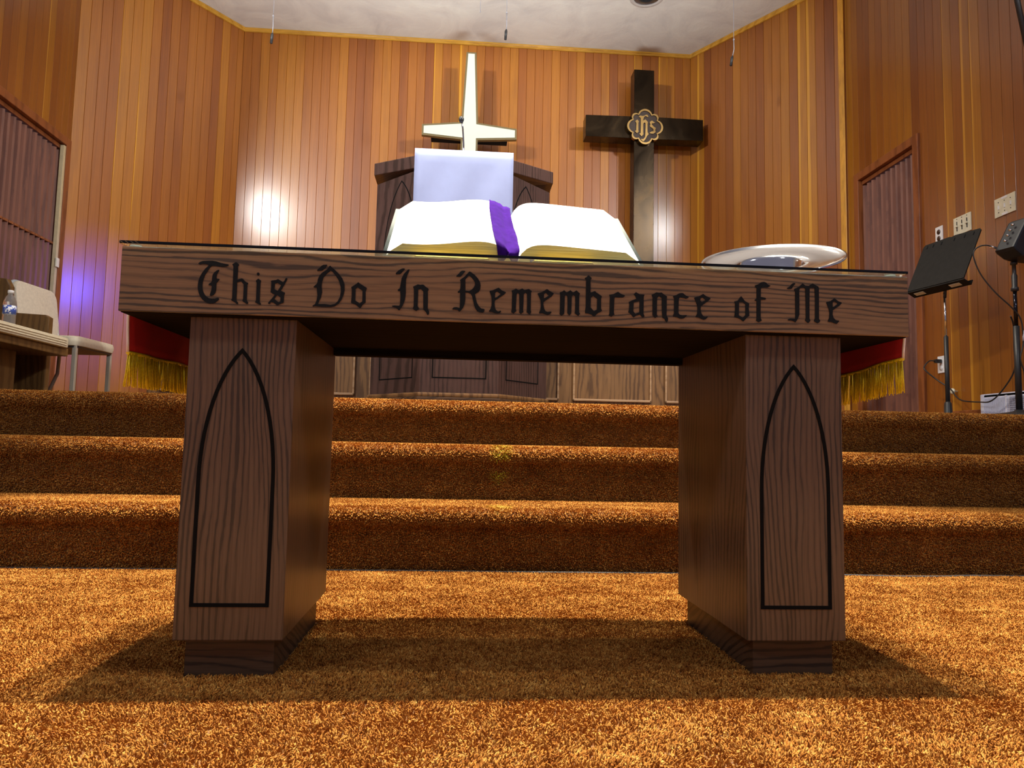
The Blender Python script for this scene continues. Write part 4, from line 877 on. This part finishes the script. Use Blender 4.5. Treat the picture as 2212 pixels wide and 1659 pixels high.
# ------------------------------------------------------------------ right wall fittings
def wall_plate(y0, y1, z0, z1, label, kind, mat):
    t = thing('switch_plate' if kind != 'outlet' else 'wall_outlet', label, 'wall switch' if kind != 'outlet' else 'power outlet', (RX, (y0+y1)/2, (z0+z1)/2))
    hy, hz = (y1-y0)/2, (z1-z0)/2
    m = MB(); m.box(-0.007, -0.0003, -hy, hy, -hz, hz, 0.002); m.build('cover_plate', mat, t)
    if kind == 'outlet':
        for z in (-0.024, 0.020):
            m = MB(); m.lathe([(0.0165, -0.0095), (0.0165, -0.006)], 0, 0, z, 20, 'x')
            m.build('socket', plain('socket_brown', (0.05, 0.025, 0.015), 0.4), t)
    elif kind == 'slider':
        for k in (-1, 0, 1):
            m = MB(); m.box(-0.009, -0.006, k*0.045-0.003, k*0.045+0.003, -0.032, 0.030, 0.0005); m.build('slider_slot', M_BLACK, t)
            m = MB(); m.box(-0.016, -0.006, k*0.045-0.009, k*0.045+0.009, -0.006, 0.004, 0.001); m.build('slider_knob', M_IVORY, t)
            m = MB(); m.lathe([(0.003, -0.0085), (0.003, -0.006)], 0, k*0.045, 0.046, 10, 'x'); m.build('screw', M_BLACK, t)
    elif kind == 'toggle':
        for k in (-1, 0, 1):
            m = MB(); m.box(-0.010, -0.006, k*0.046-0.005, k*0.046+0.005, -0.012, 0.012, 0.001); m.build('toggle', M_WHITEPL, t)
            for z in (-0.03, 0.03):
                m = MB(); m.lathe([(0.003, -0.0085), (0.003, -0.006)], 0, k*0.046, z, 10, 'x'); m.build('screw', M_BLACK, t)
        for z in (-0.048, 0.048):
            m = MB(); m.box(-0.0082, -0.006, -0.022, 0.022, z-0.007, z+0.007); m.build('paper_tag', M_WHITEPL, t)
    return t
wall_plate(3.03, 3.100, 1.818, 1.930, 'narrow white power outlet on the right wall above the black music stand', 'outlet', M_WHITEPL)
wall_plate(2.768, 2.923, 1.820, 1.936, 'triple dimmer switch plate on the right wall, middle of the three upper plates', 'slider', M_IVORY)
wall_plate(2.412, 2.570, 1.826, 1.938, 'triple ivory switch plate with paper tags, highest on the right wall', 'toggle', M_IVORY)
t = thing('wall_outlet', 'low white power outlet with a black plug beside the music stand pole', 'power outlet', (RX, 3.079, 1.017))
m = MB(); m.box(-0.007, -0.0003, -0.036, 0.036, -0.055, 0.055, 0.002); m.build('cover_plate', M_WHITEPL, t)
m = MB(); m.lathe([(0.0165, -0.0095), (0.0165, -0.006)], 0, 0, -0.024, 20, 'x'); m.build('socket', M_WHITEPL, t)
t = thing('power_cord', 'thin black power cord looping from the low outlet to the speaker stand', 'cord', (0, 0, 0))
m = MB(); m.box(RX-0.050, RX-0.010, 3.066, 3.092, 1.026, 1.050, 0.004); m.build('plug', M_BLKPL, t)
def smoothpath(P, n=8):
    P = [Vector(p) for p in P]; out = []
    for i in range(len(P)-1):
        p0, p1, p2, p3 = P[max(i-1, 0)], P[i], P[i+1], P[min(i+2, len(P)-1)]
        for k in range(n):
            t = k/n; out.append(0.5*((2*p1)+(-p0+p2)*t+(2*p0-5*p1+4*p2-p3)*t*t+(-p0+3*p1-3*p2+p3)*t*t*t))
    out.append(P[-1]); return out
CORD = [(2.950, 3.079, 1.038), (2.90, 3.06, 1.035), (2.86, 3.05, 1.0), (2.85, 3.03, 0.97), (2.90, 2.98, 0.90), (2.92, 2.90, 0.845), (2.90, 2.82, 0.79), (2.885, 2.74, 0.758), (2.88, 2.60, 0.742), (2.875, 2.50, 0.742), (2.87, 2.40, 0.80), (2.86, 2.30, 0.90), (2.83, 2.26, 1.02), (2.80, 2.22, 1.12), (2.76, 2.19, 1.17)]
m = MB(); m.tube(smoothpath(CORD), 0.0042, 8); m.build('cable', M_BLKPL, t)
t = thing('door_stop', 'small round cream door stop low on the right wall behind the music stand', 'door stop', (RX-0.0005, 2.945, 0.832))
m = MB(); m.lathe([(0.006, 0.0), (0.006, -0.02), (0.017, -0.024), (0.019, -0.034), (0.012, -0.040)], n=20, axis='x'); m.build('rubber_tip', M_IVORY, t)

# white heater box
ht = thing('heater_vent', 'white louvred heater box on the floor at the right wall', 'heater', (RX, 2.36, SZ))
m = MB(); m.box(-0.07, -0.055, -0.30, 0.29, 0.004, 0.165, 0.002); m.box(-0.07, -0.017, -0.30, 0.29, 0.148, 0.170, 0.004); m.box(-0.07, -0.017, -0.30, 0.29, 0.0, 0.02, 0.003)
m.box(-0.074, -0.017, 0.262, 0.290, 0.0, 0.168, 0.003); m.box(-0.074, -0.017, -0.30, -0.28, 0.0, 0.168, 0.003); m.box(-0.074, -0.055, 0.085, 0.10, 0.015, 0.155, 0.002)
M_HEAT = plain('white_enamel', (0.66, 0.70, 0.86), 0.35)
m.build('casing', M_HEAT, ht)
m = MB()
for k in range(46): m.box(-0.0745, -0.069, -0.275+k*0.0075, -0.2725+k*0.0075, 0.024, 0.144)
for k in range(10): m.box(-0.076, -0.0735, -0.275, 0.083, 0.028+k*0.0115, 0.030+k*0.0115)
m.build('grille', plain('grille_grey', (0.42, 0.44, 0.55), 0.4), ht)
m = MB()
for k in range(22): m.box(-0.0745, -0.069, 0.105+k*0.007, 0.108+k*0.007, 0.024, 0.144)
m.build('louvre', M_HEAT, ht)

# ------------------------------------------------------------------ music stand
ms = thing('music_stand', 'black music stand with a broad desk by the right folding door', 'music stand', (2.69, 2.60, SZ))
M_DESK = plain('music_desk_black', (0.013, 0.013, 0.012), 0.7, 0, 0.25, var=0.2, vs=30, bump=0.12)
rotd = Matrix.Translation((-0.062, 0.0, 0.800)) @ Matrix.Rotation(R(-79), 4, 'Z') @ Matrix.Rotation(R(-25), 4, 'X')
dk = [(-0.20, 0.0), (0.20, 0.0), (0.20, 0.320), (0.19, 0.332), (0.02, 0.340), (0.0, 0.334), (-0.02, 0.340), (-0.19, 0.332), (-0.20, 0.320)]
m = MB(); m.prism(dk, -0.004, 0.004, 'xz', 0.002, lambda v: rotd @ v); m.build('desk', M_DESK, ms)
m = MB(); m.box(-0.20, 0.20, 0.0, 0.062, -0.008, 0.0, 0.002, rotd); m.box(-0.20, 0.20, 0.056, 0.062, -0.008, 0.022, 0.001, rotd); m.build('shelf', M_DESK, ms)
for x in (-0.165, -0.12, -0.06, 0.03, 0.10, 0.16):
    m = MB(); m.box(x-0.003, x+0.003, -0.0065, -0.003, 0.296, 0.318, 0.001, rotd); m.build('slot', M_BLACK, ms)
for x in (-0.13, 0.12):
    m = MB(); m.box(x-0.035, x+0.035, 0.018, 0.044, -0.0095, -0.0075, 0, rotd); m.build('sticker', M_IVORY, ms, 'pale sticker under the shelf')
m = MB(); m.tube([(0, 0.0, 0.48), (0, 0, 0.76)], 0.0075, 14); m.build('inner_pole', M_CHROME, ms, 'chrome upper pole')
m = MB(); m.tube([(0, 0, 0.73), (0.01, 0, 0.86)], 0.009, 12); m.box(0.0, 0.035, -0.03, 0.03, 0.80, 0.90, 0.004); m.build('tilt_joint', M_BLKPL, ms)
m = MB(); m.tube([(0, 0, 0.05), (0, 0, 0.50)], 0.0125, 16); m.build('outer_pole', M_BLKPL, ms)
m = MB(); m.lathe([(0.16, 0.0), (0.16, 0.008), (0.10, 0.022), (0.03, 0.035), (0.022, 0.05), (0.019, 0.11), (0.0125, 0.12)], n=40); m.build('base', M_BLKPL, ms)

# ------------------------------------------------------------------ hot spot monitor speaker on stand
sp = thing('speaker_stand', 'black round base microphone stand carrying a small monitor at the right edge', 'stand', (2.715, 2.10, SZ))
m = MB(); m.tube([(0, 0, 0.03), (0, 0, 0.48)], 0.0150, 16); m.build('lower_pole', M_BLKPL, sp)
m = MB(); m.tube([(0, 0, 0.46), (0, 0, 0.68)], 0.0095, 16); m.build('upper_pole', M_CHROME, sp)
sp.children[-1].data.materials[0] = plain('glossy_black_tube', (0.03, 0.03, 0.04), 0.12, 0.9)
m = MB(); m.lathe([(0.010, 0.66), (0.018, 0.665), (0.018, 0.68), (0.013, 0.685), (0.014, 0.745), (0.010, 0.75), (0.009, 0.80), (0.016, 0.802), (0.016, 0.815)], n=20); m.build('clutch', M_BLKPL, sp)
m = MB(); m.lathe([(0.15, 0.0), (0.15, 0.012), (0.12, 0.028), (0.03, 0.040), (0.018, 0.05)], n=40); m.build('base', M_BLKPL, sp)
hs = thing('monitor_speaker', 'small black wedge monitor speaker on top of the stand at the right edge', 'speaker', (2.715, 2.10, SZ+0.815))
M_SPK = plain('speaker_shell', (0.010, 0.015, 0.023), 0.45)
rs = Matrix.Rotation(R(12), 4, 'Z')
pf = [(-0.110, 0.050), (-0.098, 0.036), (-0.05, 0.010), (0.0, 0.002), (0.15, 0.002), (0.15, 0.215), (0.0, 0.215), (-0.012, 0.207)]
m = MB(); m.prism(pf, -0.09, 0.015, 'xz', 0.010, lambda v: rs @ v); m.build('speaker_body', M_SPK, hs)
m = MB(); m.prism([(-0.02, 0.03), (0.12, 0.03), (0.12, 0.195), (-0.0, 0.195)], -0.094, -0.088, 'xz', 0.002, lambda v: rs @ v); m.build('speaker_grille', M_BLACK, hs)
for k in range(4):
    m = MB(); m.lathe([(0.006, 0.0), (0.006, -0.012)], -0.094+k*0.018, -0.04, 0.092+k*0.030, 14, 'x', rs); m.build('knob', M_CHROME, hs)
t = thing('audio_cable', 'black audio cable with silver plug curving from the small monitor down its stand', 'cable', (0, 0, 0))
AC = [(2.585, 2.08, 1.505), (2.555, 2.08, 1.512), (2.525, 2.09, 1.508), (2.500, 2.10, 1.485), (2.500, 2.10, 1.44), (2.535, 2.10, 1.36), (2.60, 2.09, 1.27), (2.68, 2.08, 1.19), (2.725, 2.08, 1.13), (2.735, 2.08, 1.02), (2.715, 2.08, 0.93), (2.735, 2.08, 0.85), (2.74, 2.08, 0.75), (2.735, 2.07, 0.66)]
m = MB(); m.tube(smoothpath(AC), 0.0035, 8); m.build('cable', M_BLKPL, t)
m = MB(); m.tube([(2.575, 2.08, 1.506), (2.605, 2.08, 1.500)], 0.006, 12); m.build('plug', M_CHROME, t)
m = MB(); m.tube([(2.737, 2.08, 1.02), (2.741, 2.08, 1.075)], 0.007, 12); m.build('inline_connector', plain('cable_tag', (0.55, 0.52, 0.60), 0.4), t)
t = thing('wall_bracket', 'black slanting bracket bar at the top of the right wall', 'bracket', (0, 0, 0))
m = MB(); m.tube([(2.70, 2.20, 3.93), (2.985, 2.20, 2.32)], 0.014, 12); m.build('bar', M_BLKPL, t)
m = MB(); m.box(2.975, 2.999, 2.16, 2.24, 2.26, 2.38, 0.003); m.build('wall_plate', M_BLKPL, t)

# ------------------------------------------------------------------ hanging choir microphones
def choir_mic(x, y, z, label, tilt=0.0, L=0.095):
    t = thing('hanging_microphone', label, 'microphone', (x, y, CZ), 0, 'hanging choir microphones')
    dz = z-CZ
    m = MB(); m.tube([(0, 0, 0), (0, 0, dz+0.19)], 0.0022, 6); m.build('wire', M_WIRE, t)
    e = (tilt, 0, dz+0.05)
    m = MB(); m.tube([(0, 0, dz+0.19), (0.002, 0, dz+0.11), e], 0.0040, 8); m.box(-0.006, 0.006, -0.006, 0.006, dz+0.185, dz+0.198, 0.002); m.build('stem', M_WIRE, t)
    m = MB(); m.tube([e, (tilt*1.3-0.002, 0, dz+0.035), (tilt*1.9-0.006, 0, dz-0.035)], 0.0115, 12, True, [0.5, 1, 0.9]); m.build('capsule', M_BLKPL, t)
M_WIRE = plain('grey_wire', (0.30, 0.30, 0.33), 0.4)
choir_mic(-1.674, 4.2, 3.585, 'left hanging choir microphone, in front of the plank wall')
choir_mic(0.172, 4.2, 3.735, 'middle hanging choir microphone, above the white cross')
choir_mic(2.060, 4.2, 3.630, 'right hanging choir microphone, near the ceiling corner', -0.010)
m = MB(); m.tube([(-0.042, 4.2, CZ), (-0.042, 4.2, 3.925)], 0.002, 6); m.lathe([(0.004, 0), (0.004, 0.012)], -0.042, 4.2, 3.915, 8)
tag(m.build('pull_wire', M_WIRE), 'short thin wire ending just below the top edge beside the middle microphone', 'wire')

# recessed ceiling can light
def can(x, y, label):
    t = thing('ceiling_light', label, 'ceiling light', (x, y, CZ), 0, 'recessed ceiling lights')
    m = MB(); m.lathe([(0.118, -0.001), (0.124, -0.006), (0.152, -0.006), (0.156, -0.001)], n=48, close=True); m.build('trim_ring', plain('can_trim', (0.55, 0.54, 0.52), 0.5), t)
    m = MB(); m.lathe([(0.118, -0.0005), (0.112, -0.004), (0.06, -0.006), (0.0, -0.0065)], n=48); m.build('reflector', plain('can_reflector', (0.25, 0.33, 0.42), 0.22, 0.9), t)
can(1.433, 4.60, 'round recessed ceiling light with bluish reflector at the top of the picture')
can(0.255, 4.49, 'recessed ceiling light barely entering the frame near the middle microphone')

# cable along the foot of the steps
FC = [(-1.9, 1.150, 0.004), (-1.2, 1.147, 0.004), (-0.35, 1.146, 0.005), (-0.1, 1.143, 0.005), (0.25, 1.138, 0.005), (0.8, 1.141, 0.005), (1.1, 1.140, 0.005), (1.32, 1.122, 0.005), (1.45, 1.112, 0.005), (1.6, 1.118, 0.005), (1.75, 1.135, 0.005), (2.3, 1.142, 0.004)]
m = MB(); m.tube(smoothpath(FC), 0.0045, 8)
tag(m.build('floor_cable', plain('grey_cable', (0.035, 0.035, 0.038), 0.4), None), 'thin dark cable lying along the foot of the carpeted steps', 'cable')
